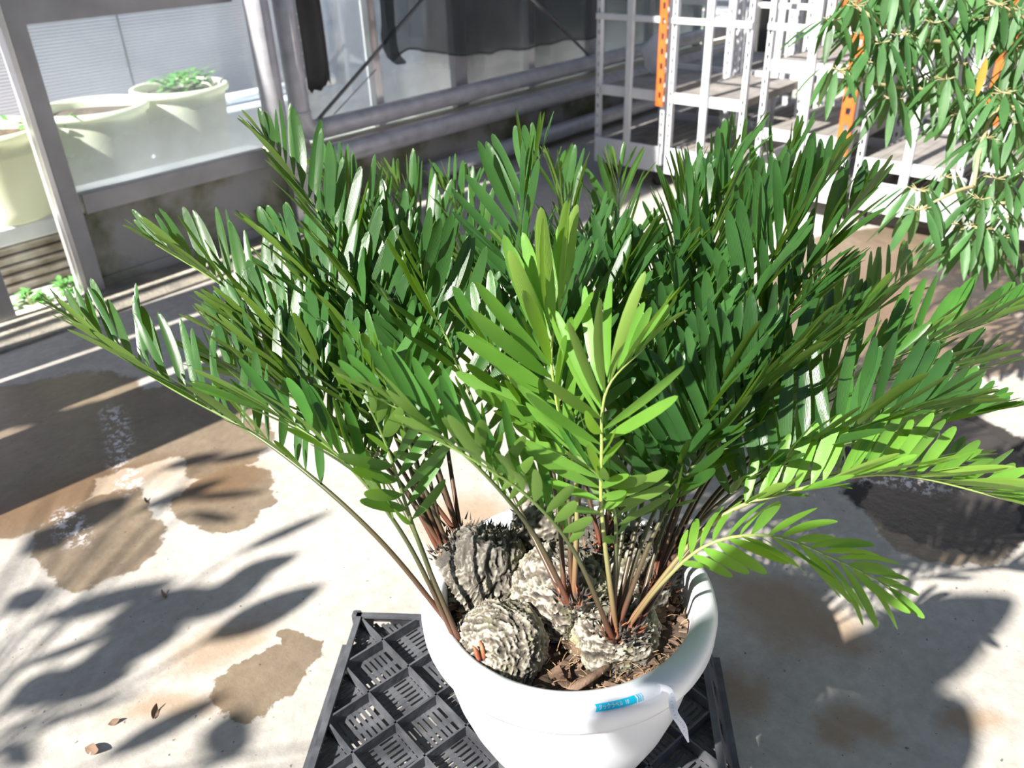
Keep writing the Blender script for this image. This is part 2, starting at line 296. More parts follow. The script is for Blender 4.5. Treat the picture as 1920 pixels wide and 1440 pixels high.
# ------------------------------------------------------------------ mesh helpers
class MB:
    def __init__(s): s.v = []; s.f = []
    def add(s, vs, fs):
        o = len(s.v); s.v += [tuple(map(float, p)) for p in vs]; s.f += [tuple(i + o for i in f) for f in fs]; return s
    def box(s, x0, x1, y0, y1, z0, z1):
        vs = [(x, y, z) for x in (x0, x1) for y in (y0, y1) for z in (z0, z1)]
        return s.add(vs, [(0, 1, 3, 2), (4, 6, 7, 5), (0, 4, 5, 1), (2, 3, 7, 6), (0, 2, 6, 4), (1, 5, 7, 3)])
    def obox(s, c, u, v, w):
        """box at centre c with half vectors u, v, w"""
        c, u, v, w = map(lambda a: np.array(a, float), (c, u, v, w))
        vs = [c + a * u + b * v + d * w for a in (-1, 1) for b in (-1, 1) for d in (-1, 1)]
        return s.add(vs, [(0, 1, 3, 2), (4, 6, 7, 5), (0, 4, 5, 1), (2, 3, 7, 6), (0, 2, 6, 4), (1, 5, 7, 3)])
    def bar(s, a, b, w, h, up=(0, 0, 1)):
        a = np.array(a, float); b = np.array(b, float); t = b - a; L = np.linalg.norm(t); t = t / L
        up = np.array(up, float); sd_ = np.cross(t, up); sd_ /= np.linalg.norm(sd_); up2 = np.cross(sd_, t)
        return s.obox((a + b) / 2, t * L / 2, sd_ * w / 2, up2 * h / 2)
    def tube(s, pts, rad, n=12, cap=True):
        P = np.array(pts, float); k = len(P)
        if not hasattr(rad, '__len__'): rad = [rad] * k
        T = np.gradient(P, axis=0); T /= np.linalg.norm(T, axis=1)[:, None]
        ref = np.array([0, 0, 1.0]) if abs(T[0][2]) < 0.9 else np.array([1.0, 0, 0])
        vs = []
        a = np.cross(T[0], ref); a /= np.linalg.norm(a)
        for i in range(k):
            a = a - T[i] * (a @ T[i]); a /= np.linalg.norm(a); b = np.cross(T[i], a)
            for j in range(n):
                th = 2 * PI * j / n; vs.append(P[i] + rad[i] * (math.cos(th) * a + math.sin(th) * b))
        fs = [(i * n + j, i * n + (j + 1) % n, (i + 1) * n + (j + 1) % n, (i + 1) * n + j) for i in range(k - 1) for j in range(n)]
        if cap: fs += [tuple(range(n))[::-1], tuple((k - 1) * n + j for j in range(n))]
        return s.add(vs, fs)
    def lathe(s, prof, c=(0, 0, 0), n=64, closed=False):
        k = len(prof)
        vs = [(c[0] + r * math.cos(2 * PI * j / n), c[1] + r * math.sin(2 * PI * j / n), c[2] + z) for r, z in prof for j in range(n)]
        fs = [(i * n + j, i * n + (j + 1) % n, (i + 1) * n + (j + 1) % n, (i + 1) * n + j) for i in range(k - 1) for j in range(n)]
        return s.add(vs, fs)
    def build(s, name, m, parent=None, smooth=False, bevel=0):
        me = bpy.data.meshes.new(name); me.from_pydata(s.v, [], s.f); me.materials.append(m)
        if smooth:
            me.polygons.foreach_set('use_smooth', [True] * len(me.polygons))
        me.update()
        bm = bmesh.new(); bm.from_mesh(me); bmesh.ops.recalc_face_normals(bm, faces=bm.faces); bm.to_mesh(me); bm.free()
        o = bpy.data.objects.new(name, me); COL.objects.link(o)
        if parent is not None: o.parent = parent
        if bevel:
            bv = o.modifiers.new('bevel', 'BEVEL'); bv.width = bevel; bv.segments = 2; bv.limit_method = 'ANGLE'
        return o
def tag(o, label=None, cat=None, group=None, kind=None):
    if label: o['label'] = label
    if cat: o['category'] = cat
    if group: o['group'] = group
    if kind: o['kind'] = kind
    return o
def empty(name, loc=(0, 0, 0)):
    o = bpy.data.objects.new(name, None); COL.objects.link(o); o.location = loc; o.empty_display_size = 0.05; return o
def inv(o, p):    # world -> local of an unrotated empty
    return o
def put(child, parent):
    """keep world placement of a child built in world numbers"""
    child.parent = parent; child.location = -Vector(parent.location); return child
def copy_tree(o, parent=None):
    c = o.copy(); COL.objects.link(c); c.parent = parent
    for ch in list(o.children): copy_tree(ch, c)
    return c
def catmull(pts, n):
    P = np.array(pts, float); P = np.vstack([2 * P[0] - P[1], P, 2 * P[-1] - P[-2]])
    segs = len(P) - 3; out = []
    for u in np.linspace(0, segs, n):
        i = min(int(u), segs - 1); t = u - i; a, b, c, d = P[i:i + 4]
        out.append(0.5 * ((2 * b) + (-a + c) * t + (2 * a - 5 * b + 4 * c - d) * t * t + (-a + 3 * b - 3 * c + d) * t ** 3))
    out = np.array(out)
    L = np.r_[0, np.cumsum(np.linalg.norm(np.diff(out, axis=0), axis=1))]
    q = np.linspace(0, L[-1], n)
    return np.stack([np.interp(q, L, out[:, k]) for k in range(3)], 1), L[-1]
def nrm(v): return v / (np.linalg.norm(v) + 1e-12)

# ------------------------------------------------------------------ setting
WY = 3.60
fl = MB().box(-6, 7.5, -6, WY + 0.06, -0.05, 0.0).build('floor', MT['floor']); tag(fl, 'concrete greenhouse floor, pale and dry with dark wet patches and rusty silt', 'floor', kind='structure')
og = MB().box(-3, 12, WY + 0.06, 12, -0.06, -0.01).build('outside_ground', MT['outside']); tag(og, 'grey dusty ground outside the glass wall', 'ground', kind='structure')
# low mossy wall below the glass, one run right of the door opening
DX = 1.235
wb = MB().box(DX + 0.06, 7.4, WY, WY + 0.14, 0.05, 0.335).build('wall_back', MT['block']); tag(wb, 'low mossy rendered wall below the glass', 'wall', kind='structure')
MB().box(DX + 0.06, 7.4, WY - 0.012, WY + 0.15, -0.01, 0.055).build('baseboard_back', MT['block']); tag(bpy.data.objects['baseboard_back'], 'stained footing strip under the low wall', 'footing', kind='structure')
kb = MB().box(-3.0, 2.3, WY - 0.30, WY - 0.013, 0.0, 0.012).build('kerb_strip', MT['kerb']); tag(kb, 'rough worn kerb strip in front of the glass wall', 'kerb', kind='structure')
sl = MB().box(DX + 0.10, 2.24, WY - 0.03, WY + 0.12, 0.34, 0.425).build('trim_1', MT['alu'], bevel=0.004); tag(sl, 'grey aluminium sill rail under the hazy pane', 'sill', kind='structure')
s2 = MB().box(2.50, 7.3, WY - 0.02, WY + 0.12, 0.345, 0.385).build('trim_2', MT['sill'], bevel=0.004); tag(s2, 'cream sill strip behind the horizontal pipes', 'sill', kind='structure')
s3 = MB().box(2.24, 2.50, WY - 0.02, WY + 0.10, 0.34, 0.40).build('trim_3', MT['sill']); tag(s3, 'cream sill block behind the vertical pipes', 'sill', kind='structure')
rl = MB().box(-3.0, 2.20, WY - 0.03, WY + 0.03, 1.075, 1.17).build('trim_4', MT['alu'], bevel=0.004); tag(rl, 'dark grey cross rail above the buckets', 'rail', kind='structure')
rt = MB().box(-3.0, 7.3, WY - 0.03, WY + 0.03, 2.05, 2.15).build('trim_5', MT['alu']); tag(rt, 'top rail of the glass wall above the picture', 'rail', kind='structure')
def post(name, x, w, z0, z1, m, label, d=0.05):
    o = MB().box(x - w / 2, x + w / 2, WY - d / 2 - 0.01, WY + d / 2, z0, z1).build(name, m, bevel=0.003); tag(o, label, 'post', kind='structure'); return o
post('trim_6', 1.285, 0.07, 0.0, 2.05, MT['alu'], 'dark grey door post in front of the left bucket')
post('trim_7', 1.237, 0.022, 0.0, 2.05, MT['alu_bright'], 'bright sunlit edge strip of the door post', 0.065)
post('trim_8', 0.90, 0.10, 0.0, 2.05, MT['alu'], 'dark door jamb at the lower left edge')
post('trim_9', 2.47, 0.055, 0.40, 2.05, MT['alu_bright'], 'pale flat post right behind the pipes', 0.03)
post('trim_10', 2.975, 0.05, 0.385, 2.05, MT['alu_bright'], 'narrow pale mullion left of the net')
post('trim_11', 3.60, 0.10, 0.385, 2.05, MT['alu'], 'wide two-tone mullion behind the middle of the net')
post('trim_12', 4.235, 0.06, 0.385, 2.05, MT['alu_bright'], 'bright mullion behind the right part of the net')
post('trim_13', 4.88, 0.07, 0.385, 2.05, MT['alu'], 'dark mullion left of the white trolleys')
post('trim_14', 5.6, 0.06, 0.385, 2.05, MT['alu'], 'mullion behind the white trolleys')
post('trim_15', 6.3, 0.06, 0.385, 2.05, MT['alu'], 'far mullion behind the white trolleys')
mb = MB()
for x, dz in ((2.40, 0), (2.36, 0)): mb.box(x - 0.028, x + 0.028, WY - 0.06, WY - 0.012, 0.0, 0.34)
mb.box(2.43, 2.52, WY - 0.035, WY - 0.013, 0.0, 0.34)
st = mb.build('steel_stanchion', MT['alu_bright'], bevel=0.004); tag(st, 'stained steel stanchion standing on the floor below the pipe bends', 'post')
for k, (x0, x1, z0) in enumerate(((1.32, 2.44, 0.425), (2.50, 2.95, 0.385), (3.0, 3.55, 0.385), (3.65, 4.205, 0.385), (4.265, 4.845, 0.385), (4.915, 5.57, 0.385), (5.63, 6.27, 0.385))):
    g = MB().box(x0, x1, WY + 0.005, WY + 0.010, z0, 2.05).build('window_%d' % (k + 1), MT['glass' if k < 3 else 'glass_clear'])
    tag(g, 'dusty glass pane %s' % ['in front of the cream buckets', 'beside the vertical pipes', 'behind the left half of the net', 'behind the right half of the net', 'left of the trolleys', 'behind the trolleys', 'far right behind the trolleys'][k], 'window', kind='structure')

# unseen panels with gaps, added at the left to shade the far corner
lw = MB().box(-0.05, 0.0, 2.30, 2.72, 0, 1.5).box(-0.05, 0.0, 2.77, 3.12, 0, 1.5).box(-0.05, 0.0, 3.15, 3.40, 0, 1.5).build('shade_panel_left', MT['blue_wall']); tag(lw, 'unseen panels added left of the door to shade the floor corner', 'wall', kind='structure')

# roof and far sides of the greenhouse: hazy sheets that let about half of the light through
def film_mat(name, c):
    m, n, l, b = new_mat(name); n.remove(b); t = n.new('ShaderNodeBsdfTransparent'); t.inputs[0].default_value = (c, c, c * 1.01, 1)
    l.new(t.outputs[0], n['Material Output'].inputs[0]); return m
MT['roof'] = film_mat('shaded_roof_sheet', 0.42); MT['rooff'] = film_mat('side_sheet', 0.30)
o = MB().add([(-6, -6, 2.9), (7.4, -6, 2.9), (7.4, WY + 0.05, 2.9), (-6, WY + 0.05, 2.9)], [(0, 1, 2, 3)]).build('ceiling', MT['roof']); tag(o, 'shaded greenhouse roof', 'roof', kind='structure')
o = MB().box(-1.1, 3.4, 2.66, WY - 0.05, 2.80, 2.82).build('added_shade_curtain', MT['dark']); tag(o, 'unseen black curtain added under the roof to shade the first trolley and the floor', 'curtain', kind='structure')  # unseen, added to darken the first trolley and the floor near the glass wall
o = MB().add([(-6, -6, 0), (-6, WY + 0.05, 0), (-6, WY + 0.05, 2.9), (-6, -6, 2.9)], [(0, 1, 2, 3)]).build('wall_far_left', MT['rooff']); tag(o, 'far left side sheet of the greenhouse', 'wall', kind='structure')
o = MB().add([(-6, -6, 0), (7.4, -6, 0), (7.4, -6, 2.9), (-6, -6, 2.9)], [(0, 1, 2, 3)]).build('wall_front', MT['rooff']); tag(o, 'side sheet of the greenhouse behind the viewer', 'wall', kind='structure')

# neighbour's building outside
o = MB().box(-1.5, 3.62, 5.2, 5.5, 0.30, 3.2).build('wall_outside', MT['siding']); tag(o, 'white ribbed siding wall of the neighbouring building', 'wall', kind='structure')
o = MB().box(2.425, 2.432, 5.192, 5.2, 0.32, 3.2).build('trim_16', MT['brick']); tag(o, 'thin vertical seam in the white siding', 'trim', kind='structure')
o = MB().box(-1.5, 3.62, 5.16, 5.46, 0, 0.30).build('baseboard_outside', MT['blue_wall']); tag(o, 'blue-grey plinth of the neighbouring building', 'plinth', kind='structure')
mb = MB(); 
for k in range(34): mb.box(3.63, 3.80, 5.20, 5.40, 0.05 + k * 0.085, 0.05 + k * 0.085 + 0.072)
o = mb.build('brick_pier', MT['brick']); tag(o, 'slim pier of grey blocks with pale joints outside, behind the black sheet', 'pier')
MB().box(3.635, 3.795, 5.205, 5.39, 0.0, 2.95).build('joint', MT['white_paint'], o)
o = MB().box(3.80, 5.3, 5.5, 5.6, 0, 3.0).build('wall_pale_blue', MT['blue_wall']); tag(o, 'pale blue wall outside behind the glass', 'wall', kind='structure')
# downpipes on the pale blue wall
for k, (x, r) in enumerate(((4.18, 0.03), (4.62, 0.018), (4.78, 0.018), (4.93, 0.018))):
    o = MB().tube([(x, 5.44, 0.25 if k == 0 else 0.5), (x, 5.44, 2.9)], r, 12).build('downpipe', MT['blue_wall'], smooth=True)
    tag(o, ['thick pale blue downpipe outside behind the glass', 'leftmost of three thin pale conduits outside', 'middle of three thin pale conduits outside', 'rightmost of three thin pale conduits outside'][k], 'pipe')
# white horizontal drain pipe outside
o = MB().tube([(2.35, 4.92, 0.405), (3.7, 4.92, 0.405)], 0.035, 14).build('drain_pipe', MT['white_paint'], smooth=True); tag(o, 'white horizontal drain pipe outside behind the right bucket', 'pipe')
o = MB().box(2.5, 3.3, 4.75, 4.98, 0, 0.37).build('meter_box', MT['blue_wall'], bevel=0.01); tag(o, 'blue grey utility box outside under the white drain pipe', 'box')
# planks outside below the net
tp = empty('plank_pallet', (3.9, 4.3, 0)); tag(tp, 'pallet of worn tan planks lying outside below the net', 'pallet')
for k in range(7):
    put(MB().box(3.05 + k * 0.25, 3.27 + k * 0.25, 3.95, 4.75, 0.12, 0.15).build('plank', MT['wood']), tp)
for y in (4.0, 4.35, 4.7): put(MB().box(3.05, 4.77, y - 0.04, y + 0.04, 0.0, 0.12).build('bearer', MT['wood']), tp)

# ------------------------------------------------------------------ pipes
def elbow_pipe(name, pts, r, label, bend=0.09):
    P = [np.array(p, float) for p in pts]; out = [P[0]]
    for i in range(1, len(P) - 1):
        a = nrm(P[i - 1] - P[i]); b = nrm(P[i + 1] - P[i])
        for t in np.linspace(0, 1, 9):
            q0 = P[i] + a * bend; q2 = P[i] + b * bend
            out.append((1 - t) ** 2 * q0 + 2 * t * (1 - t) * P[i] + t * t * q2)
    out.append(P[-1])
    o = MB().tube(out, r, 24).build(name, MT['pipe'], smooth=True); tag(o, label, 'pipe')
    for i in range(1, len(P) - 1):
        for q, d in ((P[i], nrm(P[i - 1] - P[i])), (P[i], nrm(P[i + 1] - P[i]))):
            MB().tube([q + d * (bend + 0.004), q + d * (bend + 0.016)], r + 0.003, 24).build('weld_collar', MT['pipe'], o, smooth=True)
    return o
elbow_pipe('heating_pipe', [(2.25, 3.47, 2.1), (2.25, 3.47, 0.345), (6.6, 3.47, 0.315)], 0.054, 'thick grey pipe coming down left of the other and running low along the wall', 0.10)
elbow_pipe('heating_pipe', [(2.405, 3.49, 2.1), (2.405, 3.49, 0.475), (6.6, 3.49, 0.475)], 0.049, 'grey pipe turning at the higher bend and running above the low pipe', 0.09)
o = MB().tube([(3.2, 3.50, 0.09), (6.6, 3.50, 0.09)], 0.05, 20).build('heating_pipe', MT['pipe'], smooth=True); tag(o, 'lowest dark pipe near the floor under the two bent pipes', 'pipe')

# black sheet hanging beside the pale post
def cloth_grid(fn, nu, nv, name, m, th=0.0):
    vs = [fn(i / nu, j / nv) for j in range(nv + 1) for i in range(nu + 1)]
    fs = [(j * (nu + 1) + i, j * (nu + 1) + i + 1, (j + 1) * (nu + 1) + i + 1, (j + 1) * (nu + 1) + i) for j in range(nv) for i in range(nu)]
    b = MB().add(vs, fs); o = b.build(name, m, smooth=True)
    if th: s_ = o.modifiers.new('thick', 'SOLIDIFY'); s_.thickness = th
    return o
def sheet(u, v):
    x = 2.505 + 0.145 * u + 0.004 * math.sin(9 * v); zb = 0.64 + 0.05 * noise.noise(Vector((u * 5, 1.7, 0))) + 0.04 * u
    return (x, 3.54 + 0.012 * math.sin(u * 7), zb + (2.05 - zb) * v)
tag(cloth_grid(sheet, 10, 20, 'black_sheet', MT['dark'], 0.002), 'black plastic strip hanging with a torn lower end right of the pipes', 'sheet')
# shade net
def netf(u, v):
    x = 3.00 + (4.86 - 3.00) * u + 0.03 * (1 - v) * math.sin(8 * u)
    zb = float(np.interp(u, [0, .05, .10, .2, .3, .45, .6, .8, 1], [.71, .76, .755, .70, .675, .655, .645, .635, .62])) + 0.006 * math.sin(40 * u)
    y = 3.535 - 0.05 * (1 - v) * (0.5 + 0.5 * math.sin(22 * u + 2 * v)) + 0.012 * noise.noise(Vector((u * 30, v * 8, 0)))
    xx = x + (0.0 if u > 0.12 else 0.05 * (1 - v) * (u / 0.12 - 1) * -1 * 0.6)
    return (xx, y, zb + (2.05 - zb) * v)
net = cloth_grid(netf, 70, 24, 'shade_net', MT['net']); tag(net, 'black shade net hung over the glass with a sagging lower hem', 'net')
put(cloth_grid(lambda u, v: tuple(np.array(netf(u, 0)) + np.array((0, -0.002, 0.012 * v))), 70, 1, 'hem', MT['net']), net)
rag = MB().tube(catmull([(3.03, 3.49, 1.3), (3.00, 3.47, 0.95), (2.985, 3.46, 0.80), (3.03, 3.46, 0.73), (3.08, 3.46, 0.71)], 14)[0], [0.06, 0.055, 0.05, 0.05, 0.045, 0.04, 0.035, 0.035, 0.035, 0.04, 0.04, 0.035, 0.025, 0.008], 9).build('net_gather', MT['net'], net, smooth=True)
def rod(a, b, r, label):
    o = MB().tube([a, b], r, 10).build('brace_rod', MT['rod'], smooth=True); tag(o, label, 'rod'); return o
rod(ony(586, 236, 3.50), ony(830, -45, 3.44), 0.009, 'dark diagonal brace rod rising from the pipes across the left of the net')
rod(ony(975, -25, 3.44), ony(1118, 118, 3.50), 0.009, 'dark diagonal brace rod falling to the right across the net')
o = MB().tube([ony(610, 232, 3.52), ony(705, 130, 3.48)], 0.0025, 6).build('tie_wire', MT['rod'], smooth=True); tag(o, 'thin tie wire from the gathered net corner down to the pipe', 'wire')

# ------------------------------------------------------------------ leaf blades
TBL_U = np.array([0, .05, .13, .28, .45, .62, .78, .90, .97, 1.0])
TBL_W = np.array([.14, .26, .56, .88, 1.0, 1.0, .90, .66, .40, .05])
TBL_P = np.array([.10, .20, .50, .85, 1.0, .92, .70, .42, .18, .02])
class Leaves:
    """many blades in one mesh, with uv and a tint per blade"""
    def __init__(s): s.v = []; s.f = []; s.uv = []; s.t = []
    def blade(s, base, L, Wd, N, length, width, bend=0.0, side=0.0, tint=0.5, chan=0.18, tbl=TBL_W, curl=0.0):
        L = nrm(L); Wd = nrm(Wd - L * (Wd @ L)); N = nrm(np.cross(L, Wd)) * (1 if N @ np.cross(L, Wd) >= 0 else -1)
        flip = (np.cross(L, Wd) @ N) < 0
        o = len(s.v)
        for k, u in enumerate(TBL_U):
            p = base + L * (length * u * (1 - 0.15 * abs(bend) * u)) + N * (bend * length * u * u) + Wd * (side * length * u * u)
            w = width * tbl[k] / 2
            ct = math.cos(curl * u); sn = math.sin(curl * u); W2 = Wd * ct + N * sn; N2 = N * ct - Wd * sn
            s.v += [p - W2 * w, p - N2 * (chan * w), p + W2 * w]
            s.uv += [(0, u), (0.5, u), (1, u)]; s.t += [tint] * 3
        for k in range(len(TBL_U) - 1):
            a = o + 3 * k
            q = [(a, a + 1, a + 4, a + 3), (a + 1, a + 2, a + 5, a + 4)]
            # face order so the normal is +N
            if flip: q = [tuple(reversed(f)) for f in q]
            s.f += [tuple(reversed(f)) for f in q]
    def build(s, name, m, parent=None):
        me = bpy.data.meshes.new(name); me.from_pydata([tuple(p) for p in s.v], [], s.f); me.materials.append(m)
        me.polygons.foreach_set('use_smooth', [True] * len(me.polygons))
        at = me.attributes.new('tint', 'FLOAT', 'POINT'); at.data.foreach_set('value', np.array(s.t, dtype=np.float32))
        uvl = me.uv_layers.new(name='UVMap'); idx = np.zeros(len(me.loops), dtype=np.int32); me.loops.foreach_get('vertex_index', idx)
        uvl.data.foreach_set('uv', np.array(s.uv, dtype=np.float32)[idx].ravel())
        me.update(); o = bpy.data.objects.new(name, me); COL.objects.link(o)
        if parent is not None: o.parent = parent
        return o
def tube_attr(name, pts, rad, m, parent=None, n=8):
    b = MB().tube(pts, rad, n); o = b.build(name, m, parent, smooth=True)
    at = o.data.attributes.new('along', 'FLOAT', 'POINT'); k = len(pts)
    at.data.foreach_set('value', np.repeat(np.linspace(0, 1, k), n).astype(np.float32)); return o

# ------------------------------------------------------------------ the potted plant
PC = np.array([0.744, 0.575]); PZ = 0.50
plant = empty('potted_cycad', (PC[0], PC[1], 0.115))
tag(plant, 'big green cycad with swollen wrinkled trunks in a white pot on the crate', 'potted plant')
prof = [(0.0, -0.10), (0.182, -0.10), (0.186, -0.05), (0.188, -0.012), (0.191, -0.003), (0.197, 0.0), (0.206, -0.001), (0.216, -0.006), (0.2225, -0.014), (0.225, -0.024),
        (0.224, -0.046), (0.222, -0.052), (0.217, -0.054), (0.207, -0.057), (0.203, -0.064), (0.201, -0.085), (0.195, -0.13), (0.185, -0.18), (0.170, -0.23), (0.150, -0.28), (0.128, -0.32), (0.112, -0.345),
        (0.108, -0.352), (0.108, -0.385), (0.0, -0.385)]
pot = put(MB().lathe(prof, (PC[0], PC[1], PZ), 128).build('pot', MT['pot'], smooth=True), plant)
# soil
def soilf(u, v):
    r = 0.183 * v; a = 2 * PI * u
    x = PC[0] + r * math.cos(a); y = PC[1] + r * math.sin(a)
    return (x, y, PZ - 0.062 + 0.012 * noise.noise(Vector((x * 25, y * 25, 0))) + 0.008 * noise.noise(Vector((x * 70, y * 70, 3))))
put(cloth_grid(soilf, 90, 30, 'soil', MT['soil']), plant)
chips = MB(); fib = MB(); rnd = random.Random(3)
for k in range(900):
    a = rnd.uniform(0, 2 * PI); r = 0.178 * math.sqrt(rnd.random()); c = np.array([PC[0] + r * math.cos(a), PC[1] + r * math.sin(a), PZ - 0.055 + rnd.uniform(-0.004, 0.010)])
    s1 = 0.002 + 0.010 * rnd.random() ** 2; s2 = s1 * rnd.uniform(0.25, 0.9); th = rnd.uniform(0, PI); tl = rnd.uniform(-0.9, 0.9)
    u = np.array([math.cos(th), math.sin(th), math.sin(tl)]); v = np.array([-math.sin(th), math.cos(th), rnd.uniform(-.5, .5)])
    chips.obox(c, nrm(u) * s1, nrm(v) * s2, nrm(np.cross(u, v)) * rnd.uniform(0.0004, 0.0012))
    if k % 2 == 0:
        d = nrm(np.array([rnd.gauss(0, 1), rnd.gauss(0, 1), rnd.uniform(-0.1, 0.5)])); q = c + np.array([0, 0, 0.006])
        if r > 0.08: fib.tube([q, q + d * 0.008 + np.array([0, 0, .002]), q + d * rnd.uniform(0.012, 0.022)], 0.0006, 4)
tag(put(chips.build('bark_mulch', MT['bark']), plant), kind='stuff')
tag(put(fib.build('root_fibre', MT['fibre']), plant), kind='stuff')
# long dead strip of leaf lying on the mulch
q0 = onz(1058, 1300, 0.456); q1 = onz(1103, 1274, 0.464); q2 = onz(1145, 1246, 0.458)
tube_ = MB(); sp_ = catmull([q0, q1, q2], 12)[0]
tube_.tube(sp_, [0.003, 0.005, 0.006, 0.0065, 0.0065, 0.0065, 0.006, 0.006, 0.0055, 0.005, 0.0035, 0.002], 8)
put(tube_.build('dead_leaf', MT['bark'], smooth=True), plant)

def lump(c, rad, axis, seed, sub=5, ring=34.0, amp=0.0048, moss=0.0, name='trunk'):
    """swollen trunk: wrinkles ring around its crown axis"""
    bm = bmesh.new(); bmesh.ops.create_icosphere(bm, subdivisions=sub, radius=1.0)
    ax = Vector(nrm(np.array(axis, float))); rid = []; mo = []; rad = Vector(rad)
    for v in bm.verts:
        d = v.co.normalized(); th = math.acos(max(-1, min(1, d.dot(ax))))
        lo = noise.noise(d * 1.6 + Vector((seed, 0, 0))) ; md = noise.noise(d * 4.0 + Vector((seed, 5, 0)))
        e1 = d.cross(ax); e1 = e1.normalized() if e1.length > 1e-5 else Vector((1, 0, 0))
        q = Vector((th * ring * 0.40 + 2.3 * md + 2 * lo, d.x * 1.8 + seed, d.z * 1.8 + d.y * 1.3))
        r1 = 1 - abs(noise.noise(q)) * 2.1
        q2 = Vector((th * ring * 1.3 + 4.2 * md + 2 * lo, d.x * 5 + seed, d.z * 5 + d.y * 4))
        r2 = 1 - abs(noise.noise(q2)) * 2.0
        cr = noise.noise(d * 13 + Vector((0, seed, 0)))
        h = 0.6 * r1 + 0.4 * r2
        rr = 1 + 0.13 * lo + 0.05 * md
        k = math.exp(-(th / 0.30) ** 2)
        base = Vector((d.x * rad.x, d.y * rad.y, d.z * rad.z)) * (rr - 0.10 * k)
        v.co = base + d * (amp * (h * 1.6 - 0.8) + 0.002 * cr)
        rid.append(max(0, min(1, -0.12 + 0.95 * h + 0.30 * cr)))
        mo.append(max(0.0, min(1.0, moss * (0.4 + d.z) + 0.75 * k + 0.5 * max(0, cr - 0.25))))
    me = bpy.data.meshes.new(name); bm.to_mesh(me); bm.free()
    me.polygons.foreach_set('use_smooth', [True] * len(me.polygons)); me.materials.append(MT['caudex'])
    for nm, arr in (('ridge', rid), ('moss', mo)):
        at = me.attributes.new(nm, 'FLOAT', 'POINT'); at.data.foreach_set('value', np.array(arr, dtype=np.float32))
    o = bpy.data.objects.new(name, me); COL.objects.link(o); o.parent = plant
    o.location = Vector(c) - Vector(plant.location); return o
def at_z(px, py, z): return onz(px, py, z)
LUMPS = [  # px, py, z of centre, radii, crown axis, seed, subdiv, moss
    ((905, 1068), 0.480, (0.074, 0.070, 0.072), (-0.6, 0.5, 0.5), 1.3, 6, 0.45),
    ((938, 1215), 0.462, (0.068, 0.066, 0.068), (-0.85, -0.15, 0.25), 4.1, 6, 0.0),
    ((1048, 1112), 0.478, (0.070, 0.075, 0.076), (0.35, -0.1, 0.95), 7.7, 6, 0.0),
    ((1152, 1185), 0.452, (0.072, 0.062, 0.060), (0.1, 0.1, 1.0), 11.2, 6, 0.0),
    ((1185, 1090), 0.468, (0.060, 0.060, 0.055), (0.5, 0.2, 0.9), 14.9, 5, 0.0),
    ((1025, 985), 0.500, (0.062, 0.055, 0.058), (0.2, 0.3, 0.8), 18.3, 5, 0.25),
    ((1235, 1050), 0.470, (0.055, 0.055, 0.058), (0.3, 0.5, 0.8), 21.0, 5, 0.9),
    ((1110, 1030), 0.480, (0.055, 0.055, 0.060), (0.0, 0.3, 0.9), 25.0, 5, 0.6)]
LC = []
for (p, z, rad, ax, seed, sub, moss) in LUMPS:
    c = at_z(p[0], p[1], z); LC.append(c); lump(c, rad, ax, seed, sub, moss=moss)
# crowns: where the stalks come out
CR = {'A': at_z(838, 1030, 0.50), 'B': at_z(866, 1200, 0.485), 'C': at_z(1072, 1118, 0.540), 'D': at_z(1152, 1182, 0.505),
      'E': at_z(1175, 1178, 0.500), 'F': at_z(1060, 1030, 0.52), 'G': at_z(1225, 1085, 0.51), 'H': at_z(1130, 1020, 0.53), 'I': at_z(862, 1000, 0.52)}
# dark bristly leaf bases and red scales round the crowns
stub = MB(); red = MB(); rnd = random.Random(11)
def spike(mb, c, d, L, r):
    d = nrm(d); a = nrm(np.cross(d, [0.3, 0.5, 0.8])); b = np.cross(d, a)
    vs = [c + r * (math.cos(t) * a + math.sin(t) * b) for t in (0, 2.1, 4.2)] + [c + d * L * 0.6 + 0.6 * r * a, c + d * L]
    mb.add(vs, [(0, 1, 4), (1, 2, 4), (2, 0, 4), (0, 2, 1)])
for key, cnt in (('A', 70), ('B', 60), ('C', 90), ('D', 80), ('E', 30), ('F', 60), ('G', 90), ('H', 60), ('I', 60)):
    for k in range(cnt):
        off = np.array([rnd.gauss(0, 0.014), rnd.gauss(0, 0.014), rnd.uniform(-0.012, 0.004)])
        d = off * 20 + np.array([rnd.gauss(0, .3), rnd.gauss(0, .3), 0.8])
        (spike)(red if rnd.random() < 0.30 else stub, CR[key] + off, d, rnd.uniform(0.008, 0.022), rnd.uniform(0.0015, 0.003))
for idx, n_, zmin in ((0, 260, 0.25), (6, 240, 0.1), (7, 120, 0.3), (5, 70, 0.3)):
    c = LC[idx]; rad = np.array(LUMPS[idx][2])
    for k in range(n_):
        d = nrm(np.array([rnd.gauss(0, 1), rnd.gauss(0, 1) + 0.5, abs(rnd.gauss(0, 1))]))
        if d[2] < zmin or (idx == 0 and d @ nrm(np.array([0.5, 0.6, 0.6])) < 0.45): continue
        p = c + d * rad * rnd.uniform(0.97, 1.05)
        spike(stub, p, d + np.array([rnd.gauss(0, .5), rnd.gauss(0, .5), rnd.gauss(0, .5)]), rnd.uniform(0.005, 0.014), rnd.uniform(0.0015, 0.003))
tag(put(stub.build('leaf_base_stubble', MT['stub']), plant), kind='stuff')
tag(put(red.build('crown_scales', MT['red_bud']), plant), kind='stuff')
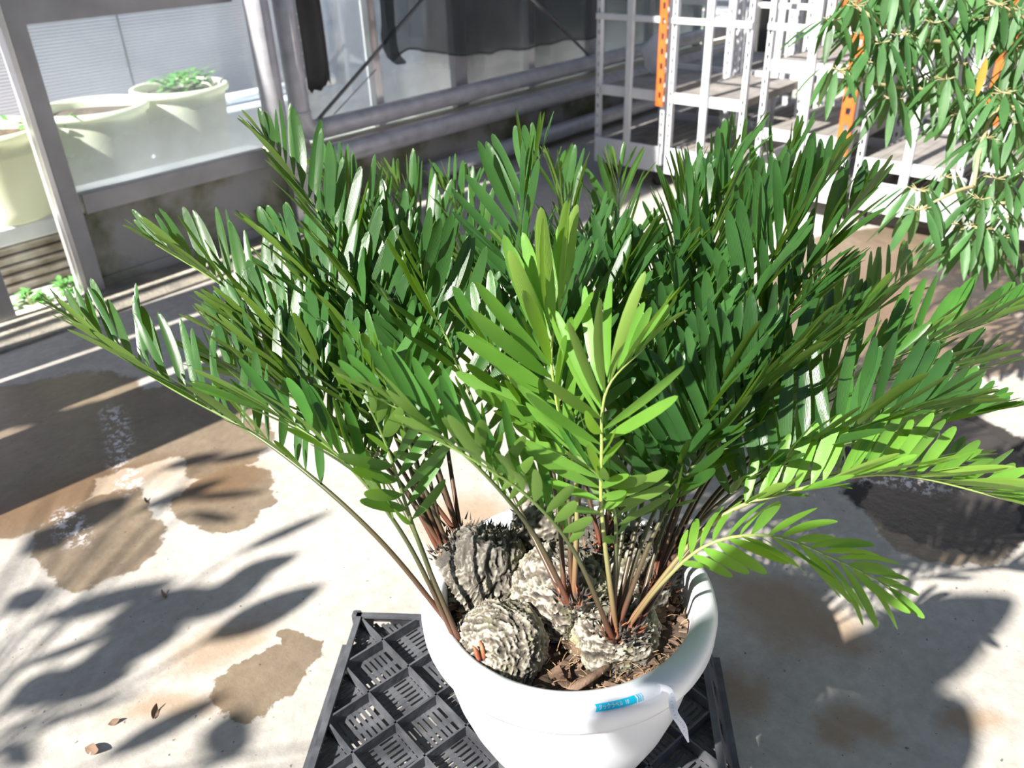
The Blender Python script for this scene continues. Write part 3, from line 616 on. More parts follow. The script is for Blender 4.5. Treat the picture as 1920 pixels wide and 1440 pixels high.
# red-brown fresh buds by the front left crown
for k, (px, py, qx, qy) in enumerate(((880, 1240, 868, 1195), (888, 1228, 884, 1188), (893, 1226, 893, 1190), (884, 1250, 880, 1215), (897, 1240, 899, 1200), (875, 1252, 866, 1225))):
    a = onz(px + 24, py - 14, 0.497); b = onz(qx + 20, qy - 14, 0.517); mid = (a + b) / 2 + np.array([0, 0, 0.006])
    put(MB().tube(catmull([a, mid, b], 7)[0], [0.0022, 0.0034, 0.0036, 0.0034, 0.003, 0.0022, 0.001], 7).build('leaf_bud', MT['red_bud'], smooth=True), plant)

# ---- fronds
def frond(pts, s0=0.30, n=24, Lm=0.15, Wm=0.021, V=38, m='leaf', seed=0, roll=0.0, a0=72, a1=26, r0=0.0042, droop=0.0, up=None, skip=0.0):
    rg = random.Random(seed * 13 + 5)
    P, L = catmull(pts, 44); T = np.gradient(P, axis=0); T /= np.linalg.norm(T, axis=1)[:, None]
    upv = np.array(up if up is not None else (0, 0, 1.0), float)
    young = m == 'leaf_young'
    fr = tube_attr('frond', P, [r0 * (1 - 0.72 * k / 43) for k in range(44)], MT['stalk_young' if young else 'stalk'], None, 7)
    lv = Leaves(); tint0 = rg.uniform(0.25, 0.75)
    for i in range(n):
        q = i / (n - 1); s = s0 + (1 - s0) * q * 0.995
        for side in (-1, 1):
            if rg.random() < skip: continue
            sj = min(0.999, max(0, s + rg.uniform(-0.006, 0.006) + side * 0.004)) * 43; k = min(42, int(sj)); f_ = sj - k
            p = P[k] * (1 - f_) + P[k + 1] * f_; t = nrm(T[k] * (1 - f_) + T[k + 1] * f_)
            U = nrm(upv - t * (upv @ t)); Sd = np.cross(t, U)
            cr, sr = math.cos(roll), math.sin(roll); U, Sd = U * cr + Sd * sr, Sd * cr - U * sr
            al = math.radians(a0 + (a1 + 10 - a0) * q ** 1.7 + rg.gauss(0, 4.5)); vv = math.radians(V + rg.gauss(0, 8))
            out = Sd * side * math.cos(vv) + U * math.sin(vv)
            d = t * math.cos(al) + out * math.sin(al)
            wv = t - d * (t @ d); wv = nrm(wv)
            N = np.cross(d, wv); N = N if N @ U > 0 else -N
            tw = rg.gauss(0, 0.30); wv = nrm(wv * math.cos(tw) + N * math.sin(tw)); N = nrm(np.cross(d, wv)); N = N if N @ U > 0 else -N
            ln = Lm * (0.60 + 0.42 * math.sin(PI * min(1, 0.10 + 0.80 * q))) * (1 - 0.30 * max(0, q - 0.8) / 0.2) * rg.uniform(0.93, 1.06)
            if q < 0.12: ln *= 0.75 + 2 * q
            sg = 1 if wv @ t > 0 else -1
            lv.blade(p + out * 0.001, d, wv, N, ln, Wm * min(1.0, 0.35 + 0.72 * ln / Lm) * rg.uniform(0.9, 1.08), bend=rg.gauss(-0.05 - droop, 0.07), side=sg * rg.uniform(0.02, 0.12),
                     tint=min(1, max(0, tint0 + rg.gauss(0, 0.15))), curl=rg.gauss(0, 0.25), chan=0.22)
    o = lv.build('leaflets', MT[m], fr); tag(o, kind='stuff')
    put(fr, plant); return fr
def px(*w):    # way points given as (pixel x, pixel y, camera depth)
    return [dep(*q) for q in w]
FR = [
 # ---- left side, front to back
 dict(c='B', w=[(700, 1000, 1.17), (500, 830, 1.20), (300, 715, 1.27), (128, 594, 1.36)], n=24, Lm=.135, V=64, s0=.36, a0=60, a1=12, Wm=.0165),
 dict(c='A', w=[(760, 920, 1.35), (620, 730, 1.42), (450, 560, 1.52), (292, 458, 1.62)], n=24, Lm=.165, V=66, s0=.32, a0=58, a1=12, Wm=.018),
 dict(c='A', w=[(770, 880, 1.36), (720, 640, 1.42), (610, 420, 1.50), (500, 262, 1.58)], n=22, Lm=.155, V=54, s0=.33, a1=14, a0=60, Wm=.021),
 dict(c='B', w=[(760, 1010, 1.14), (650, 870, 1.10), (540, 790, 1.10), (440, 745, 1.13)], n=15, Lm=.135, V=20, s0=.44, m='leaf_mid', a0=48, a1=10, Wm=.018, roll=.5),
 dict(c='B', w=[(790, 1030, 1.14), (730, 850, 1.09), (690, 760, 1.05), (655, 720, 1.03)], n=11, Lm=.13, V=30, s0=.50, m='leaf_mid', Wm=.017, a0=60),
 dict(c='I', w=[(760, 860, 1.36), (690, 680, 1.40), (600, 540, 1.46), (500, 445, 1.54)], n=22, Lm=.15, V=55, s0=.34, a0=58, a1=14),
 dict(c='I', w=[(800, 800, 1.42), (760, 580, 1.55), (690, 430, 1.66), (610, 330, 1.76)], n=22, Lm=.15, V=62, s0=.36, a0=58),
 dict(c='I', w=[(830, 760, 1.45), (830, 560, 1.6), (790, 430, 1.72), (740, 350, 1.84)], n=22, Lm=.15, V=64, s0=.40, a0=58),
 dict(c='B', w=[(760, 960, 1.24), (640, 800, 1.30), (520, 690, 1.38), (400, 620, 1.46)], n=22, Lm=.14, V=60, s0=.38, a0=56, a1=12, Wm=.017),
 # ---- back
 dict(c='F', w=[(990, 800, 1.48), (930, 600, 1.62), (880, 440, 1.74), (840, 355, 1.86)], n=22, Lm=.155, V=64, s0=.40, a0=58),
 dict(c='F', w=[(1010, 780, 1.42), (985, 560, 1.46), (975, 410, 1.50), (1015, 290, 1.52)], n=16, Lm=.165, V=50, s0=.42, Wm=.022, a0=52, roll=-.5),
 dict(c='F', w=[(1060, 780, 1.5), (1070, 560, 1.66), (1060, 400, 1.8), (1040, 325, 1.92)], n=22, Lm=.15, V=62, s0=.42, a0=58),
 dict(c='H', w=[(1130, 780, 1.5), (1150, 580, 1.64), (1160, 420, 1.78), (1160, 325, 1.9)], n=22, Lm=.15, V=62, s0=.42, a0=58),
 dict(c='H', w=[(1180, 800, 1.48), (1240, 600, 1.6), (1280, 430, 1.72), (1290, 330, 1.82)], n=22, Lm=.155, V=64, s0=.40, a0=58),
 dict(c='C', w=[(930, 860, 1.28), (850, 660, 1.28), (805, 570, 1.27), (788, 490, 1.25)], n=14, Lm=.155, V=40, s0=.46, Wm=.021, a0=60),
 dict(c='F', w=[(950, 780, 1.44), (890, 620, 1.52), (850, 520, 1.58), (830, 470, 1.62)], n=16, Lm=.15, V=58, s0=.46, Wm=.022, a0=58),
 # ---- right back: long combs of standing leaflets
 dict(c='G', w=[(1270, 860, 1.40), (1320, 660, 1.46), (1390, 500, 1.54), (1480, 350, 1.62)], n=26, Lm=.165, V=70, s0=.34, a1=22, a0=56, Wm=.022),
 dict(c='G', w=[(1270, 840, 1.32), (1360, 650, 1.34), (1460, 470, 1.38), (1560, 325, 1.42)], n=22, Lm=.155, V=66, s0=.34, a1=18, a0=56, Wm=.024),
 dict(c='G', w=[(1300, 870, 1.32), (1400, 680, 1.36), (1520, 500, 1.42), (1625, 365, 1.48)], n=22, Lm=.15, V=66, s0=.36, Wm=.023, a1=16, a0=56),
 dict(c='H', w=[(1220, 820, 1.45), (1280, 620, 1.52), (1320, 480, 1.60), (1370, 350, 1.68)], n=24, Lm=.165, V=70, s0=.38, a0=56, a1=22, Wm=.022),
 dict(c='H', w=[(1240, 800, 1.5), (1330, 590, 1.62), (1410, 430, 1.76), (1500, 270, 1.90)], n=24, Lm=.165, V=66, s0=.40, a0=56, a1=20, Wm=.021),
 dict(c='H', w=[(1200, 780, 1.5), (1260, 560, 1.62), (1320, 400, 1.74), (1400, 265, 1.88)], n=24, Lm=.165, V=66, s0=.40, a0=56, a1=20, Wm=.021),
 # ---- right side
 dict(c='G', w=[(1330, 940, 1.30), (1480, 790, 1.36), (1660, 680, 1.42), (1890, 590, 1.48)], n=22, Lm=.15, V=64, s0=.34, a0=60, a1=14, Wm=.019, m='leaf_mid'),
 dict(c='G', w=[(1330, 950, 1.32), (1480, 800, 1.42), (1640, 720, 1.50), (1860, 690, 1.58)], n=22, Lm=.14, V=60, s0=.36, Wm=.017, a0=62),
 dict(c='E', w=[(1340, 980, 1.20), (1480, 870, 1.22), (1640, 820, 1.26), (1860, 770, 1.32)], n=20, Lm=.125, V=50, s0=.38, m='leaf_mid', Wm=.018, a1=12),
 dict(c='E', w=[(1330, 985, 1.15), (1490, 920, 1.12), (1680, 890, 1.13), (1920, 945, 1.18)], n=24, Lm=.115, V=52, s0=.38, m='leaf_young', Wm=.0165, a0=58, a1=16),
 dict(c='E', w=[(1330, 980, 1.26), (1500, 905, 1.28), (1620, 885, 1.34), (1800, 860, 1.42)], n=20, Lm=.12, V=46, s0=.40, m='leaf_mid', Wm=.017),
 dict(c='E', w=[(1240, 1095, 1.13), (1330, 1020, 1.10), (1450, 1005, 1.08), (1570, 1050, 1.06), (1668, 1100, 1.05)], n=17, Lm=.100, V=8, s0=.36, m='leaf_young', Wm=.0145, droop=.16, r0=.0034, a0=62, a1=14),
 dict(c='G', w=[(1330, 900, 1.36), (1470, 720, 1.5), (1600, 610, 1.62), (1720, 510, 1.74)], n=20, Lm=.15, V=64, s0=.38, a0=58),
 # ---- centre, facing the lens
 dict(c='C', w=[(1080, 900, 1.16), (1045, 760, 1.15), (1035, 640, 1.12), (1072, 510, 1.13)], n=15, Lm=.165, V=50, s0=.46, m='leaf_young', roll=-1.0, Wm=.0215, a0=50, a1=14),
 dict(c='D', w=[(1130, 980, 1.10), (1128, 850, 1.06), (1138, 730, 1.02), (1210, 650, 1.04)], n=16, Lm=.145, V=48, s0=.46, m='leaf_young', roll=-.75, Wm=.0145, a0=58, a1=6),
 dict(c='C', w=[(1000, 1000, 1.14), (900, 880, 1.04), (800, 800, 0.99), (700, 740, 0.97)], n=13, Lm=.115, V=40, s0=.42, m='leaf_mid', a0=54, a1=12, Wm=.0155),
 dict(c='D', w=[(1080, 1040, 1.10), (1000, 940, 1.03), (900, 870, 0.98), (800, 815, 0.97)], n=12, Lm=.11, V=44, s0=.42, m='leaf_mid', a0=54, a1=14, Wm=.0155),
 dict(c='D', w=[(1155, 1020, 1.13), (1150, 950, 1.09), (1120, 890, 1.05), (1060, 850, 1.03)], n=10, Lm=.11, V=24, s0=.48, m='leaf_mid', Wm=.015, a0=60),
 dict(c='D', w=[(1210, 1000, 1.18), (1290, 840, 1.17), (1350, 730, 1.18), (1400, 650, 1.22)], n=16, Lm=.125, V=56, s0=.42, Wm=.018),
 dict(c='D', w=[(1200, 960, 1.22), (1240, 780, 1.26), (1270, 660, 1.32), (1320, 570, 1.38)], n=18, Lm=.14, V=58, s0=.42, Wm=.020),
 dict(c='C', w=[(1040, 920, 1.2), (980, 760, 1.2), (930, 670, 1.2), (880, 620, 1.2)], n=13, Lm=.13, V=50, s0=.46, m='leaf_mid', Wm=.017),
 dict(c='A', w=[(790, 900, 1.28), (750, 780, 1.24), (720, 710, 1.22), (715, 660, 1.20)], n=12, Lm=.125, V=40, s0=.46, m='leaf_mid', Wm=.0165, a0=60),
 dict(c='C', w=[(1090, 860, 1.26), (1110, 680, 1.34), (1150, 560, 1.42), (1200, 480, 1.50)], n=20, Lm=.145, V=58, s0=.42),
 dict(c='A', w=[(770, 880, 1.34), (690, 720, 1.40), (600, 600, 1.48), (520, 520, 1.56)], n=20, Lm=.15, V=60, s0=.36, a0=58, a1=16),
 dict(c='A', w=[(780, 860, 1.38), (730, 640, 1.46), (670, 520, 1.54), (600, 420, 1.62)], n=20, Lm=.155, V=58, s0=.38, a0=58, a1=20, Wm=.022),
 dict(c='I', w=[(800, 820, 1.40), (790, 640, 1.48), (750, 520, 1.56), (700, 430, 1.64)], n=20, Lm=.155, V=60, s0=.40, a0=58, a1=20, Wm=.022),
 dict(c='E', w=[(1240, 1000, 1.22), (1300, 880, 1.24), (1370, 800, 1.28), (1460, 740, 1.34)], n=16, Lm=.12, V=50, s0=.40, Wm=.018),
 dict(c='D', w=[(1170, 980, 1.20), (1190, 850, 1.22), (1200, 770, 1.25), (1230, 700, 1.28)], n=16, Lm=.12, V=50, s0=.42, Wm=.018),
 dict(c='A', w=[(800, 860, 1.36), (800, 720, 1.38), (790, 640, 1.40), (760, 590, 1.42)], n=16, Lm=.14, V=52, s0=.44),
]
for k, d in enumerate(FR):
    d = dict(d); c = CR[d.pop('c')]; w = px(*d.pop('w')); rg = random.Random(k)
    c = c + np.array([rg.uniform(-.010, .010), rg.uniform(-.010, .010), -0.012])
    frond([c] + w, seed=k, **d)
# inner fronds: fill the heart of the crown
rg = random.Random(42)
FILL = [('A', 105, .62, .42), ('A', 90, .66, .40), ('I', 75, .68, .40), ('F', 62, .70, .40), ('F', 50, .74, .38), ('H', 35, .72, .40), ('H', 15, .70, .40),
        ('H', 60, .70, .36), ('G', 0, .70, .40), ('G', -15, .70, .36), ('G', 20, .72, .42), ('G', -32, .62, .40), ('C', 40, .58, .52), ('D', -5, .55, .50)]
for k, (cn, az, ln, el) in enumerate(FILL):
    a = math.radians(az + rg.uniform(-8, 8)); h = np.array([math.cos(a), math.sin(a), 0]); z = np.array([0, 0, 1.0]); c = CR[cn] - z * 0.012
    ln = ln * rg.uniform(0.92, 1.05)
    pts = [c, c + h * ln * .16 + z * ln * (.30 * el * 2), c + h * ln * .42 + z * ln * (.50 * el * 2) * .98, c + h * ln * .72 + z * ln * (.56 * el * 2)]
    frond(pts, s0=.36, n=22, Lm=.145, V=rg.uniform(50, 66), m='leaf' if rg.random() < .8 else 'leaf_mid', seed=100 + k)

# ------------------------------------------------------------------ label band on the pot rim
band = empty('plant_label', (float(PC[0]), float(PC[1]), PZ)); tag(band, 'white and cyan adhesive label on the pot rim with its end curling down', 'label')
def rim_pt(px_, py_, lift=0.0):
    """point of the flared rim face that the pixel looks at"""
    r = ray(px_, py_); best = None
    for t in np.linspace(0.9, 1.6, 1400):
        p = CAM + r * t; dz = p[2] - PZ; rr = math.hypot(p[0] - PC[0], p[1] - PC[1])
        R_ = np.interp(dz, [-0.052, -0.046, -0.024, -0.014, -0.006, -0.001], [0.222, 0.224, 0.225, 0.2225, 0.216, 0.206])
        if -0.06 < dz < 0 and rr < R_: best = p; break
    if best is None: best = onz(px_, py_, PZ - 0.02)
    h = np.array([best[0] - PC[0], best[1] - PC[1], 0.02]); return best + nrm(h) * lift
def ang_of(p): return math.atan2(p[1] - PC[1], p[0] - PC[0])
aL = ang_of(onz(1113, 1318, PZ - 0.0075)); aR = ang_of(onz(1202, 1303, PZ - 0.0075))
Z0 = -0.0075; HH = 0.0050; RR = 0.2160
def on_band(u, v, lift=0.0006):     # u: 0..1 left to right over the printed part, v: -1..1
    a = aL + (aR - aL) * u; q = RR - v * HH * .77 + lift * .64; return np.array([q * math.cos(a), q * math.sin(a), Z0 + v * HH * .64 + lift * .77 - 0.0006 * v * v])
def strip(fn, nu, name, m, parent):
    b = MB()
    vs = []; 
    for i in range(nu + 1):
        for v in (-1, 1): vs.append(fn(i / nu, v))
    b.add(vs, [(2 * i, 2 * i + 2, 2 * i + 3, 2 * i + 1) for i in range(nu)])
    return b.build(name, m, parent, smooth=True)
def paper(u, v):
    if u < 0.5: return on_band(-0.1 + u * 2 * 1.55, v * 1.35, 0.0008)
    t = (u - 0.5) * 2; c0 = on_band(1.45, 0, 0.0008)
    pw = c0 + np.array([PC[0], PC[1], PZ]); dc = R.T @ (pw - CAM); t0 = dc[2]; X0 = CX + F * dc[0] / t0; Y0 = CY + F * dc[1] / t0
    ctr = [pw, dep(X0 + 18, Y0 + 9, t0 - .012), dep(1264, 1336, t0 - .016), dep(1280, 1362, t0 - .012), dep(1291, 1392, t0 - .004)]
    C_, _ = catmull(ctr, 41); k = t * 40; i = min(39, int(k)); c = C_[i] + (C_[i + 1] - C_[i]) * (k - i) - np.array([PC[0], PC[1], PZ])
    tv = nrm(C_[i + 1] - C_[i]); wv = nrm(np.cross(tv, R[:, 2])); 
    wv = wv if wv[2] > 0 else -wv
    w0 = nrm(on_band(1.45, 1) - on_band(1.45, -1)); wv = nrm(w0 * (1 - min(1, t * 3)) + wv * min(1, t * 3))
    return c + wv * v * HH * 1.0 * (1 - 0.8 * max(0, t - 0.75) / 0.25)
pp = strip(paper, 60, 'paper_strip', MT['paper'], band)
def cy(u, v): 
    uu = u * 0.86
    if u == 0: uu = 0.0 
    return on_band(uu, v, 0.0008)
b = MB(); K = 20
vs = []
for i in range(K + 1):
    u = i / K * 0.84
    for v in (-1, 0, 1):
        uu = u
        if i == 0 and v == 0: uu = 0.035
        if i == K and v == 0: uu = u + 0.03
        vs.append(on_band(uu, v, 0.0014))
b.add(vs, [(3 * i + j, 3 * i + 3 + j, 3 * i + 4 + j, 3 * i + 1 + j) for i in range(K) for j in (0, 1)])
b.build('printed_bar', MT['cyan'], band)
for q in range(3):
    b = MB(); u0 = 0.875 + q * 0.05; w = 0.028 - q * 0.007
    b.add([on_band(u0, -1, .0014), on_band(u0 + w, -1, .0014), on_band(u0 + .03, 0, .0014), on_band(u0 + .03 + w, 0, .0014), on_band(u0, 1, .0014), on_band(u0 + w, 1, .0014)], [(0, 1, 3, 2), (2, 3, 5, 4)])
    b.build('chevron', MT['cyan'], band)
fc = bpy.data.curves.new('txt', 'FONT'); fc.body = 'タックラベル  10'; fc.size = 1.0; fo = bpy.data.objects.new('txt', fc); COL.objects.link(fo)
dg = bpy.context.evaluated_depsgraph_get(); me = bpy.data.meshes.new_from_object(fo.evaluated_get(dg)); bpy.data.objects.remove(fo)
if len(me.vertices):
    co = np.array([v.co[:] for v in me.vertices]); x0, x1 = co[:, 0].min(), co[:, 0].max(); y0, y1 = co[:, 1].min(), co[:, 1].max()
    for v in me.vertices:
        u = 0.08 + (v.co.x - x0) / (x1 - x0) * 0.62; vv = -0.62 + (v.co.y - y0) / (y1 - y0) * 1.24
        v.co = Vector(on_band(u, vv, 0.0020))
    me.materials.clear(); me.materials.append(MT['white_ink']); to = bpy.data.objects.new('printed_text', me); COL.objects.link(to); to.parent = band
# faint pencil strokes on the loose end
b = MB(); rg = random.Random(5)
for k in range(15):
    u = 0.60 + k * 0.024; v0 = rg.uniform(-.5, 0); a = np.array(paper(u, v0)); c = np.array(paper(u + rg.uniform(-.004, .008), v0 + rg.uniform(.3, .6)))
    nn = -R[:, 2] * 0.0006; b.tube([a + nn, c + nn], 0.00025, 4)
b.build('handwriting', MT['pencil'], band)

# ------------------------------------------------------------------ black crate under the pot (upturned, ribs on its slotted bottom)
c00 = onz(672, 1152, 0.115); c01 = onz(1312, 1172, 0.115)
ex = nrm(np.array([c01[0] - c00[0], c01[1] - c00[1], 0])); ey = np.array([ex[1], -ex[0], 0]); 
if ey @ np.array([-1, -1, 0]) < 0: ey = -ey     # towards the camera
CWd = float(np.linalg.norm((c01 - c00)[:2])); CLn = 0.60
crate = empty('plastic_crate', (float(c00[0] + ex[0] * CWd / 2 + ey[0] * CLn / 2), float(c00[1] + ex[1] * CWd / 2 + ey[1] * CLn / 2), 0.0))
tag(crate, 'black slotted plastic crate upside down under the white pot, diagonal ribs on top', 'crate')
def cr_pt(a, b_, z): return np.array([c00[0], c00[1], 0]) + ex * a + ey * b_ + np.array([0, 0, z])
ZT = 0.115; ZF = 0.088
# slotted plate: triangular/diamond panels of slats: build slats as diagonal strips with gaps
plate = MB()
PS = 0.092     # rib spacing along the diagonals
def clip_seg(p, d, w, h):
    """clip line p + t d to rectangle"""
    t0, t1 = -9, 9
    for k, (lo, hi) in enumerate(((0, w), (0, h))):
        if abs(d[k]) < 1e-9:
            if p[k] < lo or p[k] > hi: return None
        else:
            a = (lo - p[k]) / d[k]; b = (hi - p[k]) / d[k]
            if a > b: a, b = b, a
            t0 = max(t0, a); t1 = min(t1, b)
    return (t0, t1) if t1 - t0 > 0.004 else None
D1 = np.array([1, 1]) / math.sqrt(2); D2 = np.array([1, -1]) / math.sqrt(2)
n_s = 0
for iu in range(-16, 30):
    for iv in range(-30, 30):
        # cell in rotated coordinates
        u0, v0 = iu * PS, iv * PS; cc = D1 * (u0 + PS / 2) + D2 * (v0 + PS / 2)
        if not (-0.1 < cc[0] < CWd + 0.1 and -0.1 < cc[1] < CLn + 0.1): continue
        horiz = (iu + iv) % 2 == 0
        da, db = (D1, D2) if horiz else (D2, D1)
        o0 = D1 * u0 + D2 * v0
        ns = 8; pitch = PS / ns
        def strip_(off, wdt, a_, b_):
            p = o0 + db * off; c = clip_seg(p, da, CWd, CLn)
            if not c: return
            t0 = max(c[0], a_); t1 = min(c[1], b_)
            if t1 - t0 < 0.003: return
            q0 = p + da * t0; q1 = p + da * t1
            plate.bar(cr_pt(q0[0], q0[1], ZF), cr_pt(q1[0], q1[1], ZF), wdt, 0.003)
        for k in range(ns): strip_(k * pitch, pitch * 0.60, 0, PS)
        # cross web through the middle and both ends of the cell
        for mm, ww in ((PS * 0.5, 0.012), (PS * 0.06, 0.010), (PS * 0.94, 0.010)):
            p = o0 + da * mm; c = clip_seg(p, db, CWd, CLn)
            if c:
                t0 = max(c[0], 0); t1 = min(c[1], PS)
                if t1 - t0 > 0.003:
                    q0 = p + db * t0; q1 = p + db * t1; plate.bar(cr_pt(q0[0], q0[1], ZF - 0.0006), cr_pt(q1[0], q1[1], ZF - 0.0006), ww, 0.003)
put(plate.build('slotted_panel', MT['crate']), crate)
for d, e in ((D1, D2), (D2, D1)):
    for k in range(-16, 22):
        p = e * (k * PS); c = clip_seg(p, d, CWd, CLn)
        if not c or c[1] - c[0] < 0.03: continue
        q0 = p + d * c[0]; q1 = p + d * c[1]
        put(MB().bar(cr_pt(q0[0], q0[1], (ZF + ZT) / 2), cr_pt(q1[0], q1[1], (ZF + ZT) / 2), 0.004, ZT - ZF - 0.002).build('rib', MT['crate']), crate)
# side walls: sloping outward to the floor, with trapezoid windows, top lip
def wall(p0, p1, outd, name='side_wall'):
    L = float(np.linalg.norm(p1 - p0)); t = (p1 - p0) / L; b = MB(); fl_ = 0.040
    def P(s, h, off=0.0): return p0 + t * s + np.array([0, 0, h]) + outd * (fl_ * (ZT - h) / ZT + off)
    nwin = int(L / 0.085); seg = L / nwin
    def slab(s0, s1, h0, h1, s0b=None, s1b=None):
        s0b = s0 if s0b is None else s0b; s1b = s1 if s1b is None else s1b
        vs = [P(s0b, h0), P(s1b, h0), P(s1, h1), P(s0, h1), P(s0b, h0, .003), P(s1b, h0, .003), P(s1, h1, .003), P(s0, h1, .003)]
        b.add(vs, [(0, 1, 2, 3), (7, 6, 5, 4), (0, 4, 5, 1), (1, 5, 6, 2), (2, 6, 7, 3), (3, 7, 4, 0)])
    for i in range(nwin):
        a = i * seg; m1 = a + seg * .30; m2 = a + seg * .70
        slab(a, m1, 0.055, 0.085, a, m1 - 0.006); slab(m2, a + seg, 0.055, 0.085, m2 + 0.006, a + seg)
    slab(0, L, 0.085, ZT); slab(0, L, 0.0, 0.055)
    b.bar(P(-0.003, ZT, -0.002), P(L + 0.003, ZT, -0.002), 0.012, 0.006); b.bar(P(-0.01, 0.006, .006), P(L + 0.01, 0.006, .006), 0.014, 0.012)
    return put(b.build(name, MT['crate']), crate)
A0 = cr_pt(0, 0, 0); A1 = cr_pt(CWd, 0, 0); A2 = cr_pt(CWd, CLn, 0); A3 = cr_pt(0, CLn, 0)
wall(A0, A3, -ex); wall(A1, A2, ex); wall(A0, A1, -ey); wall(A3, A2, ey)
for q, s1, s2 in ((A0, -ex, -ey), (A1, ex, -ey), (A2, ex, ey), (A3, -ex, ey)):
    corner = MB().obox(q + np.array([0, 0, ZT / 2]) + (s1 + s2) * 0.006, ex * 0.010, ey * 0.010, np.array([0, 0, ZT / 2 - 0.001]))
    put(corner.build('corner_post', MT['crate'], bevel=0.005), crate)

# ------------------------------------------------------------------ white plant trolleys at the back
RX = 3.95
def perforated(mb, hb, x, y, z0, z1, w=0.034, dx=0.006, pitch=0.055, hw=0.011):
    """post face with real oblong holes: rails either side and bridges between"""
    side = (w - hw) / 2
    mb.box(x, x + dx, y - w / 2, y - w / 2 + side, z0, z1); mb.box(x, x + dx, y + w / 2 - side, y + w / 2, z0, z1)
    z = z0
    while z < z1: mb.box(x, x + dx, y - hw / 2, y + hw / 2, z, min(z1, z + pitch * 0.58)); z += pitch
def trolley(y0, y1, label, zs=(0.515,), xd=0.72, x0=RX, orange=None, bars=1, zt=0.86, top=1.75):
    t = empty('plant_trolley', (x0 + xd / 2, (y0 + y1) / 2, 0)); tag(t, label, 'trolley', 'white plant trolleys along the back')
    def P(o): return put(o, t)
    P(MB().box(x0 - 0.005, x0 + xd, y0, y1, 0.135, 0.20).build('bottom_frame', MT['white_paint'], bevel=0.003))
    P(MB().box(x0 - 0.02, x0 - 0.006, y0 + 0.01, y1 - 0.01, 0.10, 0.24).build('front_skirt', MT['white_paint'], bevel=0.003))
    nsl = 7
    b = MB()
    for k in range(nsl):
        a = y0 + 0.01 + (y1 - y0 - 0.02) * k / nsl; b.box(x0, x0 + xd - .01, a, a + (y1 - y0) / nsl * 0.86, 0.201, 0.212)
    P(b.build('bottom_deck', MT['deck']))
    for z in zs:
        P(MB().box(x0 + 0.004, x0 + 0.02, y0 + 0.03, y1 - 0.03, z - 0.045, z + 0.008).build('shelf_lip', MT['white_paint'], bevel=0.002))
        b = MB()
        for k in range(nsl):
            a = y0 + 0.03 + (y1 - y0 - 0.06) * k / nsl; b.box(x0 + 0.022, x0 + xd - 0.02, a, a + (y1 - y0) / nsl * 0.84, z - 0.012, z)
        b.box(x0 + 0.022, x0 + xd - 0.02, y0 + 0.03, y0 + 0.04, z - 0.04, z - 0.012); b.box(x0 + 0.022, x0 + xd - 0.02, y1 - 0.04, y1 - 0.03, z - 0.04, z - 0.012)
        P(b.build('shelf', MT['deck']))
    for (y, xx) in ((y0 + 0.012, x0), (y1 - 0.012, x0), (y0 + 0.012, x0 + xd - 0.04), (y1 - 0.012, x0 + xd - 0.04)):
        b = MB(); perforated(b, None, xx - 0.001, y, 0.20, top, 0.040 if xx > x0 else 0.026); b.box(xx + 0.004, xx + 0.030, y - 0.012, y - 0.008, 0.2, top)
        P(b.build('upright', MT['white_paint']))
    for k in range(bars):
        y = y0 + (y1 - y0) * (k + 1) / (bars + 1); P(MB().box(x0 - 0.022, x0 + 0.0, y - 0.019, y + 0.019, 0.14, top).build('front_bar', MT['white_paint'], bevel=0.003))
    P(MB().box(x0 - 0.014, x0 + 0.002, y0, y1, zt, zt + 0.03).build('cross_rail', MT['white_paint'], bevel=0.003))
    if orange:
        y, zb = orange[:2]; ow = orange[2] if len(orange) > 2 else 0.040; b = MB(); perforated(b, None, x0 - 0.03, y, zb, top, ow, 0.004, 0.072, ow * 0.42); b.box(x0 - 0.03, x0 + 0.002, y + ow / 2, y + ow / 2 + 0.004, zb, top)
        tag(P(b.build('perforated_angle', MT['orange'])), 'orange perforated steel angle')
    for y in (y0 + 0.06, y1 - 0.06):
        for xx in (x0 + 0.08, x0 + xd - 0.08):
            w_ = P(MB().tube([(xx - 0.0, y - 0.013, 0.05), (xx, y + 0.013, 0.05)], 0.05, 18).build('caster', MT['dark'], smooth=False))
            c_ = MB().box(xx - 0.02, xx + 0.02, y - 0.02, y - 0.015, 0.05, 0.135).box(xx - 0.02, xx + 0.02, y + 0.015, y + 0.02, 0.05, 0.135); P(c_.build('caster_fork', MT['alu_bright']))
    return t
trolley(2.41, 2.86, 'white plant trolley nearest the shade net, with an orange perforated angle at its right edge', orange=(2.425, 0.455))
trolley(1.95, 2.39, 'second white plant trolley from the net, its front brightly sunlit')
trolley(1.40, 1.87, 'third white plant trolley from the net, partly behind the green fronds', orange=(1.425, 0.34, 0.055), zs=(0.72, 0.40))
trolley(0.90, 1.36, 'white plant trolley standing right of the tall green fronds, low shelf and sunlit skirt', orange=None, zs=(0.33,), bars=1)
trolley(0.40, 0.86, 'white plant trolley half hidden behind the drooping leaves of the shrub', zs=(0.40,), orange=(0.835, 0.55, 0.06))
trolley(2.41, 2.86, 'rear white plant trolley behind the one nearest the shade net', x0=RX + 0.80, zs=(0.515,))
trolley(1.95, 2.39, 'rear white plant trolley behind the second from the net', x0=RX + 0.80, zs=(0.515,))
trolley(1.40, 1.87, 'rear trolley with orange angle behind the third trolley', x0=RX + 0.80, zs=(0.72, 0.40), orange=(1.80, 0.73, 0.075))
trolley(0.90, 1.36, 'rear white plant trolley right of the rear orange angle', x0=RX + 0.80, zs=(0.33,))
